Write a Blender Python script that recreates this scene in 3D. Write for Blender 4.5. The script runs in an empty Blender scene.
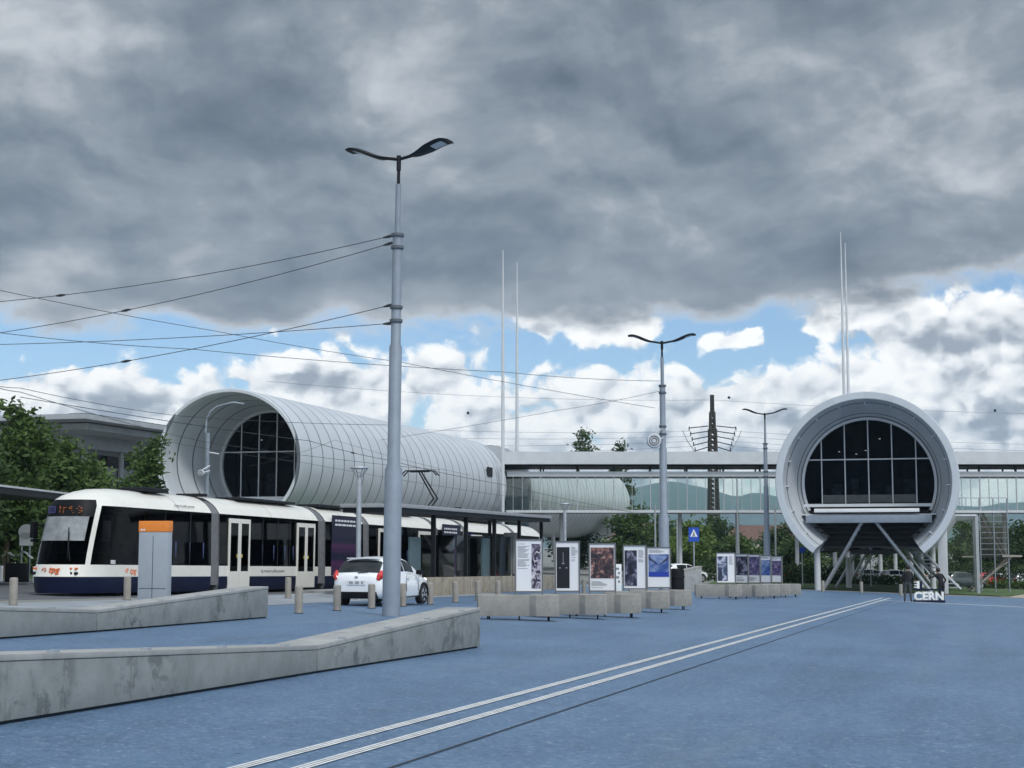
import bpy, bmesh, math, random
from mathutils import Vector, Matrix, noise as mnoise
R = math.radians
random.seed(7)
scene = bpy.context.scene
col = scene.collection
FPX, CX, CY, EYE = 1540.0, 512.0, 384.0, 1.6
PITCH = math.atan(162 / FPX)

# ------------------------------------------------------------------ camera
cam_d = bpy.data.cameras.new("camera")
cam = bpy.data.objects.new("camera", cam_d)
col.objects.link(cam)
cam.location = (0, 0, EYE)
cam.rotation_euler = (R(90) + PITCH, 0, 0)
cam_d.sensor_width = 36
cam_d.lens = 36 * FPX / 1024
cam_d.clip_end = 30000
scene.camera = cam

# ------------------------------------------------------------------ exposure
vs = scene.view_settings
vs.view_transform = 'Standard'
vs.look = 'None'
vs.exposure = 0.12
vs.gamma = 1.0
cy = scene.cycles
cy.max_bounces = 6; cy.diffuse_bounces = 3; cy.glossy_bounces = 2; cy.transmission_bounces = 4; cy.transparent_max_bounces = 10; cy.volume_bounces = 0

# ------------------------------------------------------------------ sun
SUN_EL, SUN_AZ = R(52), R(150)          # azimuth clockwise from +Y (the view direction)
SUN = Vector((math.sin(SUN_AZ) * math.cos(SUN_EL), math.cos(SUN_AZ) * math.cos(SUN_EL), math.sin(SUN_EL)))
sd = bpy.data.lights.new("sun", 'SUN')
sd.energy = 1.8
sd.angle = R(10)
sd.color = (1.0, 0.96, 0.9)
so = bpy.data.objects.new("sun", sd)
so.rotation_euler = (-SUN).to_track_quat('-Z', 'Y').to_euler()
so.location = (0, -20, 60)
col.objects.link(so)

# ------------------------------------------------------------------ world: sky texture with a procedural cloud deck
world = bpy.data.worlds.new("World")
scene.world = world
world.use_nodes = True
wt = world.node_tree
for n in list(wt.nodes):
    wt.nodes.remove(n)


class V:
    """a scalar socket with arithmetic"""
    def __init__(s, t, sock): s.t, s.s = t, sock
    def op(s, o, b=None, c=None, rev=False, clamp=False):
        n = s.t.nodes.new('ShaderNodeMath'); n.operation = o; n.use_clamp = clamp
        ins = [s, b, c] if not rev else [b, s, c]
        for i, v in enumerate(ins):
            if v is None: continue
            if isinstance(v, V): s.t.links.new(v.s, n.inputs[i])
            else: n.inputs[i].default_value = v
        return V(s.t, n.outputs[0])
    def __add__(s, b): return s.op('ADD', b)
    __radd__ = __add__
    def __sub__(s, b): return s.op('SUBTRACT', b)
    def __rsub__(s, b): return s.op('SUBTRACT', b, rev=True)
    def __mul__(s, b): return s.op('MULTIPLY', b)
    __rmul__ = __mul__
    def __truediv__(s, b): return s.op('DIVIDE', b)
    def mx(s, b): return s.op('MAXIMUM', b)
    def mn(s, b): return s.op('MINIMUM', b)
    def sat(s): return s.op('ADD', 0.0, clamp=True)


def smooth(v, a, b):
    n = v.t.nodes.new('ShaderNodeMapRange'); n.interpolation_type = 'SMOOTHSTEP'
    for i, x in enumerate((v, a, b, 0.0, 1.0)):
        if isinstance(x, V): v.t.links.new(x.s, n.inputs[i])
        else: n.inputs[i].default_value = x
    return V(v.t, n.outputs[0])


def comb(t, *xyz):
    n = t.nodes.new('ShaderNodeCombineXYZ')
    for i, x in enumerate(xyz):
        if isinstance(x, V): t.links.new(x.s, n.inputs[i])
        else: n.inputs[i].default_value = x
    return n.outputs[0]


def nz(t, vec, scale, detail=6.0, rough=0.55, dist=0.0):
    n = t.nodes.new('ShaderNodeTexNoise')
    if vec is not None: t.links.new(vec, n.inputs['Vector'])
    n.inputs['Scale'].default_value = scale
    n.inputs['Detail'].default_value = detail
    n.inputs['Roughness'].default_value = rough
    n.inputs['Distortion'].default_value = dist
    return V(t, n.outputs['Fac'])


def mixc(t, f, a, b, mode='MIX'):
    n = t.nodes.new('ShaderNodeMix'); n.data_type = 'RGBA'; n.blend_type = mode
    for k, x in ((0, f), (6, a), (7, b)):
        if isinstance(x, V): t.links.new(x.s, n.inputs[k])
        elif isinstance(x, bpy.types.NodeSocket): t.links.new(x, n.inputs[k])
        elif isinstance(x, (int, float)): n.inputs[k].default_value = x
        else: n.inputs[k].default_value = (*x, 1.0)[:4]
    return n.outputs[2]


def ramp(t, v, stops):
    n = t.nodes.new('ShaderNodeValToRGB')
    t.links.new(v.s if isinstance(v, V) else v, n.inputs[0])
    e = n.color_ramp.elements
    while len(e) < len(stops): e.new(0.5)
    for k, (p, c) in zip(e, stops):
        k.position = p
        k.color = (*c, 1.0)[:4] if len(c) == 3 else c
    return n.outputs[0]


def build_world():
    t = wt
    tc = t.nodes.new('ShaderNodeTexCoord')
    sep = t.nodes.new('ShaderNodeSeparateXYZ')
    t.links.new(tc.outputs['Generated'], sep.inputs[0])
    x, y, z = (V(t, sep.outputs[i]) for i in range(3))
    S = x.op('ARCTAN2', y) * 15.4            # azimuth, about one unit per 3.7 degrees
    E = z.op('ARCSINE') * 15.4               # elevation in the same unit

    def n2d(a, b, scale, detail, rough, seed):
        n = t.nodes.new('ShaderNodeTexNoise'); n.noise_dimensions = '2D'
        t.links.new(comb(t, a + seed * 7.37, b + seed * 3.19, 0.0), n.inputs['Vector'])
        n.inputs['Scale'].default_value = scale; n.inputs['Detail'].default_value = detail; n.inputs['Roughness'].default_value = rough
        return V(t, n.outputs['Fac'])

    def cell(a, b, scale, seed, sm=0.3):
        vo = t.nodes.new('ShaderNodeTexVoronoi'); vo.voronoi_dimensions = '2D'; vo.feature = 'SMOOTH_F1'
        vo.inputs['Scale'].default_value = scale; vo.inputs['Smoothness'].default_value = sm
        t.links.new(comb(t, a + seed * 5.3, b + seed * 2.7, 0.0), vo.inputs['Vector'])
        return 1.0 - V(t, vo.outputs['Distance'])

    sky = t.nodes.new('ShaderNodeTexSky')
    sky.sky_type = 'NISHITA'; sky.sun_disc = False
    sky.sun_elevation = SUN_EL; sky.sun_rotation = SUN_AZ
    sky.altitude = 400; sky.air_density = 1.0; sky.dust_density = 0.2; sky.ozone_density = 2.0
    blue = mixc(t, 1.0, sky.outputs[0], (0.95, 1.06, 1.17), 'MULTIPLY')
    # ---- cumulus near the horizon
    warp = n2d(S, E * 1.25, 1.1, 3, 0.5, 3.7)
    w1 = n2d(S, E * 1.2, 1.5, 6, 0.6, 11.1)
    a1, b1_ = S + warp * 0.5, E * 1.25 + w1 * 0.4
    n1 = n2d(a1, b1_, 1.05, 9, 0.60, 1.3)
    n2 = n2d(a1 + 0.03, b1_ + 0.16, 1.05, 7, 0.60, 1.3)
    u, v = S + warp * 0.6 + n1 * 0.26, E * 1.2 + w1 * 0.4 + n1 * 0.22
    v1 = cell(u, v, 1.9, 0.0) * 0.6 + cell(u, v, 4.4, 7.0) * 0.3
    v2 = cell(u - 0.05, v + 0.13, 1.9, 0.0) * 0.6 + cell(u - 0.05, v + 0.13, 4.4, 7.0) * 0.3
    bumps = [  # azimuth, elevation, half width, half height, amount (in the unit above)
        (-4.15, 1.30, 0.95, 0.42, 1.0), (-4.9, 1.15, 0.6, 0.4, 0.9), (-3.4, 1.25, 0.55, 0.30, 0.9),
        (-2.15, 1.62, 0.55, 0.38, 1.1), (-1.62, 1.45, 0.45, 0.32, 0.8),
        (-0.65, 1.60, 0.60, 0.45, 1.0), (0.45, 2.30, 0.45, 0.22, 1.0), (1.25, 2.10, 0.65, 0.18, 1.0), (3.4, 2.35, 0.8, 0.14, 0.8),
        (2.30, 2.05, 0.20, 0.11, 0.80), (2.12, 1.98, 0.14, 0.07, 0.6), (2.98, 2.08, 0.30, 0.17, 0.95),
        (0.95, 1.55, 0.55, 0.30, 0.9), (1.95, 1.40, 0.60, 0.28, 0.9), (3.15, 1.45, 0.7, 0.30, 0.8),
        (4.45, 1.85, 0.75, 0.42, 1.2), (5.2, 1.6, 0.6, 0.6, 1.1), (3.75, 2.0, 0.40, 0.24, 0.8),
        (-3.0, 0.6, 3.5, 0.42, 1.0), (1.6, 0.85, 3.6, 0.42, 1.1), (5.5, 0.9, 2.0, 0.6, 1.0)]
    Sw = S + (w1 - 0.5) * 0.85; Ew = E + (n2 - 0.5) * 0.45
    f = None
    for a, e, wa, we, k in bumps:
        da = (Sw - a) / wa; de = (Ew - e) / we
        g = ((da * da + de * de) * -1.0).op('EXPONENT', None) * k
        f = g if f is None else f + g
    away = smooth(S.op('ABSOLUTE'), 5.6, 7.0)          # elsewhere round the horizon: loose cumulus
    f = f + away * smooth(E, 2.6, 1.2) * 0.75
    c1 = f + (n1 - 0.5) * 2.0 + (v1 - 0.55) * 1.0
    alpha = smooth(c1, 0.32, 0.62)
    shade = smooth(n2d(S * 0.9, E * 1.5, 1.3, 5, 0.55, 31.0), 0.42, 0.66) * smooth(c1, 0.6, 1.3)
    lit = ((n1 - n2) * 1.5 + (v1 - v2) * 1.9 + 0.68 - shade * 0.5 + smooth(c1, 1.3, 0.5) * 0.18).sat()
    ccol = ramp(t, lit, [(0.0, (3.4, 3.8, 4.4)), (0.3, (5.4, 5.8, 6.3)), (0.62, (8.8, 9.0, 9.2)), (1.0, (11.0, 11.0, 10.8))])
    base = mixc(t, alpha, blue, ccol)
    # ---- the grey deck overhead, foreshortened towards its far edge
    q = (E + 1.2).op('POWER', 0.55) * 3.2               # compresses the pattern low down
    P = S * 0.75
    wv = n2d(P, q, 0.8, 4, 0.5, 17.0)
    qa, pa = q * 1.5 + wv * 0.5, P + wv * 0.6
    b0 = n2d(pa, qa, 0.66, 9, 0.55, 5.1)
    bs = n2d(pa + 0.07, qa + 0.20, 0.66, 5, 0.53, 5.1)
    low = n2d(P, q * 1.2, 0.42, 3, 0.5, 9.4)
    lump = cell(pa + b0 * 0.7, qa + b0 * 0.5, 0.85, 2.0, 0.5)
    tone = (b0 - 0.5) * 1.15 + (low - 0.5) * 1.2 + (b0 - bs) * 0.95 + (lump - 0.55) * 0.25 + 0.49
    tone = tone + smooth(E, 3.1, 5.0) * 0.08 - smooth(E, 3.3, 2.4) * smooth(S, -1.0, 2.0) * 0.14
    dcol = ramp(t, tone.sat(), [(0.0, (1.15, 1.46, 1.86)), (0.35, (1.85, 2.24, 2.72)), (0.65, (2.85, 3.25, 3.7)), (1.0, (5.2, 5.5, 5.9))])
    edge = 2.06 + smooth(S, 2.6, 4.6) * 0.42 + smooth(S, -1.0, 1.5) * smooth(S, 3.4, 2.4) * 0.12
    ev = E + (n2d(S, E * 2.0, 0.9, 7, 0.58, 8.8) - 0.5) * 0.75 + (v1 - 0.55) * 0.12
    da = smooth(ev - edge, -0.02, 0.20)
    dcol = mixc(t, smooth(ev - edge, 0.75, 0.05) * 0.40, dcol, (4.6, 4.9, 5.3))
    dcol = mixc(t, smooth(ev - edge, 0.30, 0.02) * 0.75, dcol, (7.6, 7.8, 8.0))
    # brightness added to the unseen deck round the hidden sun and overhead, lighting the scene
    dn = t.nodes.new('ShaderNodeVectorMath'); dn.operation = 'DOT_PRODUCT'
    t.links.new(tc.outputs['Generated'], dn.inputs[0]); dn.inputs[1].default_value = SUN
    dt = V(t, dn.outputs['Value'])
    glow = 1.0 + smooth(dt, 0.35, 1.0) * 2.4 + smooth(z, 0.38, 0.75) * 0.6
    gm = t.nodes.new('ShaderNodeVectorMath'); gm.operation = 'SCALE'
    t.links.new(dcol, gm.inputs[0]); t.links.new(glow.s, gm.inputs['Scale'])
    final = mixc(t, da, base, gm.outputs[0])
    bg = t.nodes.new('ShaderNodeBackground'); bg.inputs[1].default_value = 0.1
    t.links.new(final, bg.inputs[0])
    out = t.nodes.new('ShaderNodeOutputWorld')
    t.links.new(bg.outputs[0], out.inputs[0])
    world.cycles.sampling_method = 'MANUAL'; world.cycles.sample_map_resolution = 512


build_world()

# ------------------------------------------------------------------ helpers: materials
MATS = {}


def mat(name, c, rough=0.6, metal=0.0, var=0.0, scale=3.0, bump=0.0, bscale=40.0, spec=0.5, coat=0.0):
    if name in MATS: return MATS[name]
    m = bpy.data.materials.new(name); m.use_nodes = True
    t = m.node_tree; b = t.nodes['Principled BSDF']
    b.inputs['Base Color'].default_value = (*c, 1)
    b.inputs['Roughness'].default_value = rough
    b.inputs['Metallic'].default_value = metal
    b.inputs['Specular IOR Level'].default_value = spec
    b.inputs['Coat Weight'].default_value = coat
    if var or bump:
        tc = t.nodes.new('ShaderNodeTexCoord')
        if var:
            f = nz(t, tc.outputs['Object'], scale, 8, 0.6)
            lo = [max(0, k * (1 - var)) for k in c]; hi = [min(1, k * (1 + var)) for k in c]
            t.links.new(ramp(t, f, [(0.3, lo), (0.7, hi)]), b.inputs['Base Color'])
        if bump:
            f = nz(t, tc.outputs['Object'], bscale, 4, 0.6)
            bn = t.nodes.new('ShaderNodeBump'); bn.inputs['Strength'].default_value = bump; bn.inputs['Distance'].default_value = 0.02
            t.links.new(f.s, bn.inputs['Height']); t.links.new(bn.outputs[0], b.inputs['Normal'])
    MATS[name] = m
    return m


def nodes_of(name):
    m = bpy.data.materials.new(name); m.use_nodes = True
    t = m.node_tree; b = t.nodes['Principled BSDF']
    tc = t.nodes.new('ShaderNodeTexCoord')
    MATS[name] = m
    return m, t, b, tc


def bump_to(t, b, f, strength, dist=0.01):
    bn = t.nodes.new('ShaderNodeBump'); bn.inputs['Strength'].default_value = strength; bn.inputs['Distance'].default_value = dist
    t.links.new(f.s, bn.inputs['Height']); t.links.new(bn.outputs[0], b.inputs['Normal'])


def sepxyz(t, sock):
    s = t.nodes.new('ShaderNodeSeparateXYZ'); t.links.new(sock, s.inputs[0])
    return [V(t, s.outputs[i]) for i in range(3)]


def mat_plaza():
    m, t, b, tc = nodes_of('blue_resin')
    o = tc.outputs['Object']
    big = nz(t, o, 0.16, 6, 0.6)
    mid = nz(t, o, 1.3, 6, 0.65)
    fine = nz(t, o, 26, 5, 0.75)
    x, y, z = sepxyz(t, o)
    streak = nz(t, comb(t, x * 0.9 - y * 0.28, y * 0.12 + x * 0.03, z), 1.4, 6, 0.6)
    c = ramp(t, (big * 0.6 + mid * 0.3 + streak * 0.4 - 0.15).sat(), [(0.28, (0.050, 0.098, 0.168)), (0.5, (0.074, 0.143, 0.245)), (0.72, (0.112, 0.190, 0.298))])
    fleck = nz(t, o, 11, 3, 0.7)
    grain = smooth(fine * 0.55 + fleck * 0.45, 0.52, 0.66)
    c = mixc(t, grain * 0.75, c, (0.33, 0.39, 0.45))
    dark = smooth(fine * 0.55 + fleck * 0.45, 0.47, 0.36)
    c = mixc(t, dark * 0.85, c, (0.018, 0.034, 0.06))
    wear = smooth(nz(t, comb(t, x * 0.5 - y * 0.15, y * 0.05 + x * 0.015, 4.0), 1.6, 7, 0.65), 0.52, 0.70)
    c = mixc(t, wear * 0.22, c, (0.18, 0.225, 0.27))
    grime = smooth(nz(t, o, 0.45, 6, 0.65), 0.56, 0.74)
    c = mixc(t, grime * 0.35, c, (0.05, 0.075, 0.11))
    spots = smooth(nz(t, o, 5.2, 3, 0.5), 0.70, 0.78)
    c = mixc(t, spots * 0.4, c, (0.26, 0.30, 0.36))
    t.links.new(c, b.inputs['Base Color'])
    b.inputs['Roughness'].default_value = 0.5
    b.inputs['Specular IOR Level'].default_value = 0.55
    bump_to(t, b, fine, 0.5, 0.012)
    return m


def mat_concrete(name, c, stain, sscale=1.0, spec=0.3):
    m, t, b, tc = nodes_of(name)
    o = tc.outputs['Object']
    x, y, z = sepxyz(t, o)
    base = nz(t, o, 2.2, 8, 0.65)
    cc = ramp(t, base, [(0.3, [k * 0.78 for k in c]), (0.7, [k * 1.15 for k in c])])
    st = nz(t, comb(t, x * 1.7, y * 1.7, z * 1.7), sscale * 1.5, 9, 0.72, 0.3)
    m1 = smooth(st, 0.48, 0.58)
    big = smooth(nz(t, comb(t, x, y, z * 0.3), 0.8, 4, 0.5), 0.36, 0.56)
    cc = mixc(t, m1 * big * stain * 0.85, cc, (0.062, 0.07, 0.075))
    drip = smooth(nz(t, comb(t, x * 5, y * 5, z * 0.9), 1.2, 7, 0.68), 0.56, 0.66)
    cc = mixc(t, drip * big * stain * 0.6, cc, (0.08, 0.085, 0.09))
    fine = nz(t, o, 30, 4, 0.7)
    cc = mixc(t, smooth(fine, 0.55, 0.75) * 0.25, cc, [k * 0.5 for k in c])
    t.links.new(cc, b.inputs['Base Color'])
    b.inputs['Roughness'].default_value = 0.85
    b.inputs['Specular IOR Level'].default_value = spec
    bump_to(t, b, fine, 0.25, 0.006)
    return m


def mat_tube(name, c, pitch=2.0):
    """painted aluminium cladding: ring joints every `pitch` metres along the axis (local Y)"""
    m, t, b, tc = nodes_of(name)
    o = tc.outputs['Object']
    x, y, z = sepxyz(t, o)
    k = (y / pitch + 0.45).op('FRACT')
    d = (k - 0.5).op('ABSOLUTE') * (2 * 1.0)          # 1 at the joint
    line = smooth(d, 0.915, 0.945)
    ang = z.op('ARCTAN2', x)
    k2 = (ang / 0.3491 + 0.5).op('FRACT')
    line2 = smooth((k2 - 0.5).op('ABSOLUTE') * 2, 0.975, 0.99)
    pan = nz(t, comb(t, (y / pitch + 0.45).op('FLOOR') * 3.1, (ang / 0.3491 + 0.5).op('FLOOR') * 2.3, 0.0), 3.0, 0, 0.5)
    soil = nz(t, comb(t, x * 0.6, y * 1.5, z * 0.2), 0.8, 6, 0.6)
    cc = ramp(t, (pan * 0.5 + soil * 0.5), [(0.3, [q * 0.90 for q in c]), (0.7, [min(1, q * 1.06) for q in c])])
    cc = mixc(t, line * 0.92, cc, (0.07, 0.08, 0.095))
    streak = smooth(nz(t, comb(t, y * 2.2, ang * 5.0, 3.0), 1.0, 6, 0.65), 0.5, 0.72)
    cc = mixc(t, streak * 0.22, cc, [q * 0.62 for q in c])
    t.links.new(cc, b.inputs['Base Color'])
    b.inputs['Roughness'].default_value = 0.42
    b.inputs['Metallic'].default_value = 0.15
    bump_to(t, b, line * -1.0, 0.6, 0.03)
    return m


def mat_leaf(name, dark, light, scale=0.9):
    m, t, b, tc = nodes_of(name)
    f = nz(t, tc.outputs['Object'], scale, 5, 0.7)
    g = nz(t, tc.outputs['Object'], scale * 9, 2, 0.6)
    c = ramp(t, f * 0.65 + g * 0.35, [(0.34, dark), (0.52, [(a + q) / 2 for a, q in zip(dark, light)]), (0.68, light)])
    t.links.new(c, b.inputs['Base Color'])
    b.inputs['Roughness'].default_value = 0.6
    b.inputs['Specular IOR Level'].default_value = 0.25
    tr = t.nodes.new('ShaderNodeBsdfTranslucent'); t.links.new(c, tr.inputs[0])
    mx = t.nodes.new('ShaderNodeMixShader'); mx.inputs[0].default_value = 0.3
    out = t.nodes['Material Output']
    t.links.new(b.outputs[0], mx.inputs[1]); t.links.new(tr.outputs[0], mx.inputs[2]); t.links.new(mx.outputs[0], out.inputs[0])
    return m


def mat_glass(name, tint, refl=0.08):
    m, t, b, tc = nodes_of(name)
    tr = t.nodes.new('ShaderNodeBsdfTransparent'); tr.inputs[0].default_value = (*tint, 1)
    gl = t.nodes.new('ShaderNodeBsdfGlossy'); gl.inputs['Roughness'].default_value = 0.03
    mx = t.nodes.new('ShaderNodeMixShader')
    fr = t.nodes.new('ShaderNodeFresnel'); fr.inputs[0].default_value = 1.45
    k = (V(t, fr.outputs[0]) + refl).sat()
    t.links.new(k.s, mx.inputs[0]); t.links.new(tr.outputs[0], mx.inputs[1]); t.links.new(gl.outputs[0], mx.inputs[2])
    t.links.new(mx.outputs[0], t.nodes['Material Output'].inputs[0])
    return m


def mat_picture(name, stops, scale, dist, seed, detail=6):
    m, t, b, tc = nodes_of(name)
    x, y, z = sepxyz(t, tc.outputs['Object'])
    f = nz(t, comb(t, x * 1.3, seed, z), scale, detail, 0.62, dist)
    t.links.new(ramp(t, f, stops), b.inputs['Base Color'])
    b.inputs['Roughness'].default_value = 0.35
    return m


def emit(name, c, s):
    m, t, b, tc = nodes_of(name)
    b.inputs['Base Color'].default_value = (0.02, 0.02, 0.02, 1)
    b.inputs['Emission Color'].default_value = (*c, 1); b.inputs['Emission Strength'].default_value = s
    return m


# ------------------------------------------------------------------ helpers: objects
def tag(o, label=None, cat=None, group=None, kind=None):
    if label: o['label'] = label
    if cat: o['category'] = cat
    if group: o['group'] = group
    if kind: o['kind'] = kind
    return o


def empty(name, loc, rz=0.0, label=None, cat=None, group=None):
    o = bpy.data.objects.new(name, None); col.objects.link(o)
    o.location = loc; o.rotation_euler = (0, 0, rz)
    o.empty_display_size = 0.2
    return tag(o, label, cat, group)


def kids(o):
    return [c for c in bpy.data.objects if c.parent == o]


def copy_tree(o, parent=None):
    c = o.copy(); col.objects.link(c); c.parent = parent
    for k in kids(o): copy_tree(k, c)
    return c


def finish(me, name, m, parent, sharp=35, smooth_=True):
    if smooth_:
        me.shade_smooth(); me.set_sharp_from_angle(angle=R(sharp))
    o = bpy.data.objects.new(name, me); col.objects.link(o)
    ms = m if isinstance(m, (list, tuple)) else [m]
    for k in ms: me.materials.append(k)
    if parent is not None: o.parent = parent
    return o


class MB:
    def __init__(s): s.v, s.f, s.mi = [], [], []
    def add(s, vs, fs, mi=0):
        n = len(s.v); s.v += [tuple(p) for p in vs]; s.f += [tuple(i + n for i in q) for q in fs]; s.mi += [mi] * len(fs); return s
    def box(s, c, d, rz=0.0, rx=0.0, ry=0.0, mi=0):
        M = Matrix.Translation(c) @ Matrix.Rotation(rz, 4, 'Z') @ Matrix.Rotation(ry, 4, 'Y') @ Matrix.Rotation(rx, 4, 'X')
        vs = [M @ Vector((x * d[0] / 2, y * d[1] / 2, z * d[2] / 2)) for x in (-1, 1) for y in (-1, 1) for z in (-1, 1)]
        return s.add(vs, [(0, 1, 3, 2), (4, 6, 7, 5), (0, 4, 5, 1), (2, 3, 7, 6), (0, 2, 6, 4), (1, 5, 7, 3)], mi)
    def prism(s, poly, z0, z1, mi=0):
        """poly: ccw list of (x, y); z0/z1 numbers or functions of (x, y)"""
        a = z0 if callable(z0) else (lambda x, y: z0)
        b = z1 if callable(z1) else (lambda x, y: z1)
        n = len(poly)
        vs = [(x, y, a(x, y)) for x, y in poly] + [(x, y, b(x, y)) for x, y in poly]
        fs = [tuple(range(n - 1, -1, -1)), tuple(range(n, 2 * n))] + [(i, (i + 1) % n, n + (i + 1) % n, n + i) for i in range(n)]
        return s.add(vs, fs, mi)
    def sheet(s, poly, zf, mi=0):
        return s.add([(x, y, zf(x, y)) for x, y in poly], [tuple(range(len(poly)))], mi)
    def tube(s, pts, r, n=8, mi=0, caps=True):
        pts = [Vector(p) for p in pts]
        rs = r if isinstance(r, (list, tuple)) else [r] * len(pts)
        rings = []
        up0 = Vector((0, 0, 1))
        for i, p in enumerate(pts):
            d = (pts[min(i + 1, len(pts) - 1)] - pts[max(i - 1, 0)])
            if d.length < 1e-9: d = Vector((0, 0, 1))
            d.normalize()
            a = up0 if abs(d.z) < 0.95 else Vector((0, 1, 0))
            u = d.cross(a).normalized(); w = u.cross(d).normalized()
            rings.append([p + (u * math.cos(k * 2 * math.pi / n) + w * math.sin(k * 2 * math.pi / n)) * rs[i] for k in range(n)])
        vs = [q for g in rings for q in g]
        fs = []
        for i in range(len(pts) - 1):
            for k in range(n):
                a, b = i * n + k, i * n + (k + 1) % n
                fs.append((a, b, b + n, a + n))
        if caps:
            fs.append(tuple(range(n - 1, -1, -1)))
            e = (len(pts) - 1) * n
            fs.append(tuple(range(e, e + n)))
        return s.add(vs, fs, mi)
    def lathe(s, prof, c=(0, 0, 0), n=16, mi=0):
        """prof: list of (r, z) bottom to top, about the Z axis"""
        vs, fs = [], []
        for r, z in prof:
            for k in range(n):
                a = k * 2 * math.pi / n
                vs.append((c[0] + r * math.cos(a), c[1] + r * math.sin(a), c[2] + z))
        for i in range(len(prof) - 1):
            for k in range(n):
                a, b = i * n + k, i * n + (k + 1) % n
                fs.append((a, b, b + n, a + n))
        fs.append(tuple(range(n - 1, -1, -1)))
        e = (len(prof) - 1) * n
        fs.append(tuple(range(e, e + n)))
        return s.add(vs, fs, mi)
    def grid(s, rows, mi=0, closed=False):
        n = len(rows[0]); vs = [p for r in rows for p in r]; fs = []
        for i in range(len(rows) - 1):
            for k in range(n - (0 if closed else 1)):
                a, b = i * n + k, i * n + (k + 1) % n
                fs.append((a, b, b + n, a + n))
        return s.add(vs, fs, mi)
    def build(s, name, m, parent=None, sharp=35, bevel=0.0, fix=True, smooth_=True):
        me = bpy.data.meshes.new(name)
        me.from_pydata(s.v, [], s.f)
        me.polygons.foreach_set('material_index', s.mi)
        if fix or bevel:
            bm = bmesh.new(); bm.from_mesh(me)
            if fix: bmesh.ops.recalc_face_normals(bm, faces=bm.faces)
            if bevel:
                es = [e for e in bm.edges if len(e.link_faces) == 2 and e.calc_face_angle(0) > 0.6]
                bmesh.ops.bevel(bm, geom=es, offset=bevel, segments=2, profile=0.6, affect='EDGES', clamp_overlap=True)
            bm.to_mesh(me); bm.free()
        me.update()
        return finish(me, name, m, parent, sharp, smooth_)


def text(name, s, size, m, parent, loc, rot, extrude=0.004, align='CENTER', bold=0.0, shear=0.0):
    cu = bpy.data.curves.new(name, 'FONT'); cu.body = s; cu.size = size; cu.extrude = extrude
    cu.align_x = align; cu.offset = bold; cu.shear = shear; cu.resolution_u = 3
    tmp = bpy.data.objects.new(name + '_tmp', cu); col.objects.link(tmp)
    dg = bpy.context.evaluated_depsgraph_get()
    me = bpy.data.meshes.new_from_object(tmp.evaluated_get(dg))
    bpy.data.objects.remove(tmp); bpy.data.curves.remove(cu)
    me.materials.clear(); me.materials.append(m)
    me.name = name
    o = bpy.data.objects.new(name, me); col.objects.link(o)
    o.parent = parent; o.location = loc; o.rotation_euler = rot
    return o


# ------------------------------------------------------------------ the lie of the land
def H(x, y):
    cx = max(-60, min(60, x)); cy = max(-30, min(170, y))
    return -0.03 * cx - 0.007 * cy


def ray(px, py):
    u, v = (px - CX) / FPX, (CY - py) / FPX
    y = math.cos(PITCH) - v * math.sin(PITCH); z = math.sin(PITCH) + v * math.cos(PITCH)
    return u / y, z / y                      # per metre of depth


def at(px, py, Y):
    a, b = ray(px, py)
    return Vector((a * Y, Y, EYE + b * Y))


def ground_at(px, py):
    a, b = ray(px, py)
    Y = EYE / (-b - 0.03 * a - 0.007)
    return Vector((a * Y, Y, H(a * Y, Y)))


def on(x, y, dz=0.0): return Vector((x, y, H(x, y) + dz))


# ------------------------------------------------------------------ materials
PLAZA = mat_plaza()
CONC = mat_concrete('stained_concrete', (0.235, 0.255, 0.255), 0.68)
CONC_TOP = mat_concrete('coping_concrete', (0.33, 0.335, 0.33), 0.15)
CONC_BENCH = mat_concrete('bench_concrete', (0.31, 0.30, 0.275), 0.2)
CONC_WARM = mat_concrete('warm_concrete', (0.33, 0.29, 0.23), 0.35)
TUBE = mat_tube('tube_cladding', (0.56, 0.595, 0.63))
WHITE = mat('white_paint', (0.78, 0.79, 0.78), 0.35, var=0.06, scale=1.5, coat=0.3)
CREAM = mat('cream_paint', (0.74, 0.725, 0.665), 0.3, var=0.06, scale=1.2, coat=0.4)
NAVY = mat('navy_paint', (0.006, 0.010, 0.036), 0.4, var=0.2, scale=2, spec=0.2)
CARWHITE = mat('car_white', (0.80, 0.82, 0.84), 0.22, coat=0.8, var=0.03)
BLACKGL = mat('dark_window', (0.0035, 0.0045, 0.008), 0.07, spec=0.09, var=0.9, scale=1.4)
DARKGL = mat_glass('tube_glass', (0.30, 0.37, 0.44), -0.032)
TRAMGL = mat_glass('tram_glass', (0.17, 0.185, 0.20), -0.034)
CARGL = mat('car_glass', (0.012, 0.015, 0.017), 0.05, spec=0.45)
BLACK = mat('black_plastic', (0.006, 0.007, 0.009), 0.5, var=0.2, spec=0.15)
DARK = mat('dark_steel', (0.014, 0.016, 0.020), 0.5, var=0.2, spec=0.2)
STEEL = mat('galvanised_steel', (0.42, 0.45, 0.48), 0.45, metal=0.5, var=0.12, scale=4)
POLE = mat('pole_paint', (0.235, 0.275, 0.325), 0.5, var=0.10, scale=2.5, metal=0.1)
LGREY = mat('light_grey_paint', (0.55, 0.575, 0.60), 0.45, var=0.07, scale=1.0)
BELLOW = mat('grey_rubber', (0.13, 0.135, 0.145), 0.7, var=0.2, scale=6)
RUBBER = mat('tyre_rubber', (0.018, 0.018, 0.019), 0.8)
ALU = mat('alloy', (0.55, 0.56, 0.58), 0.35, metal=0.8)
ORANGE = mat('orange_paint', (0.78, 0.24, 0.035), 0.45, var=0.08)
ORANGE_L = mat('orange_letter', (0.75, 0.16, 0.03), 0.5)
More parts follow.
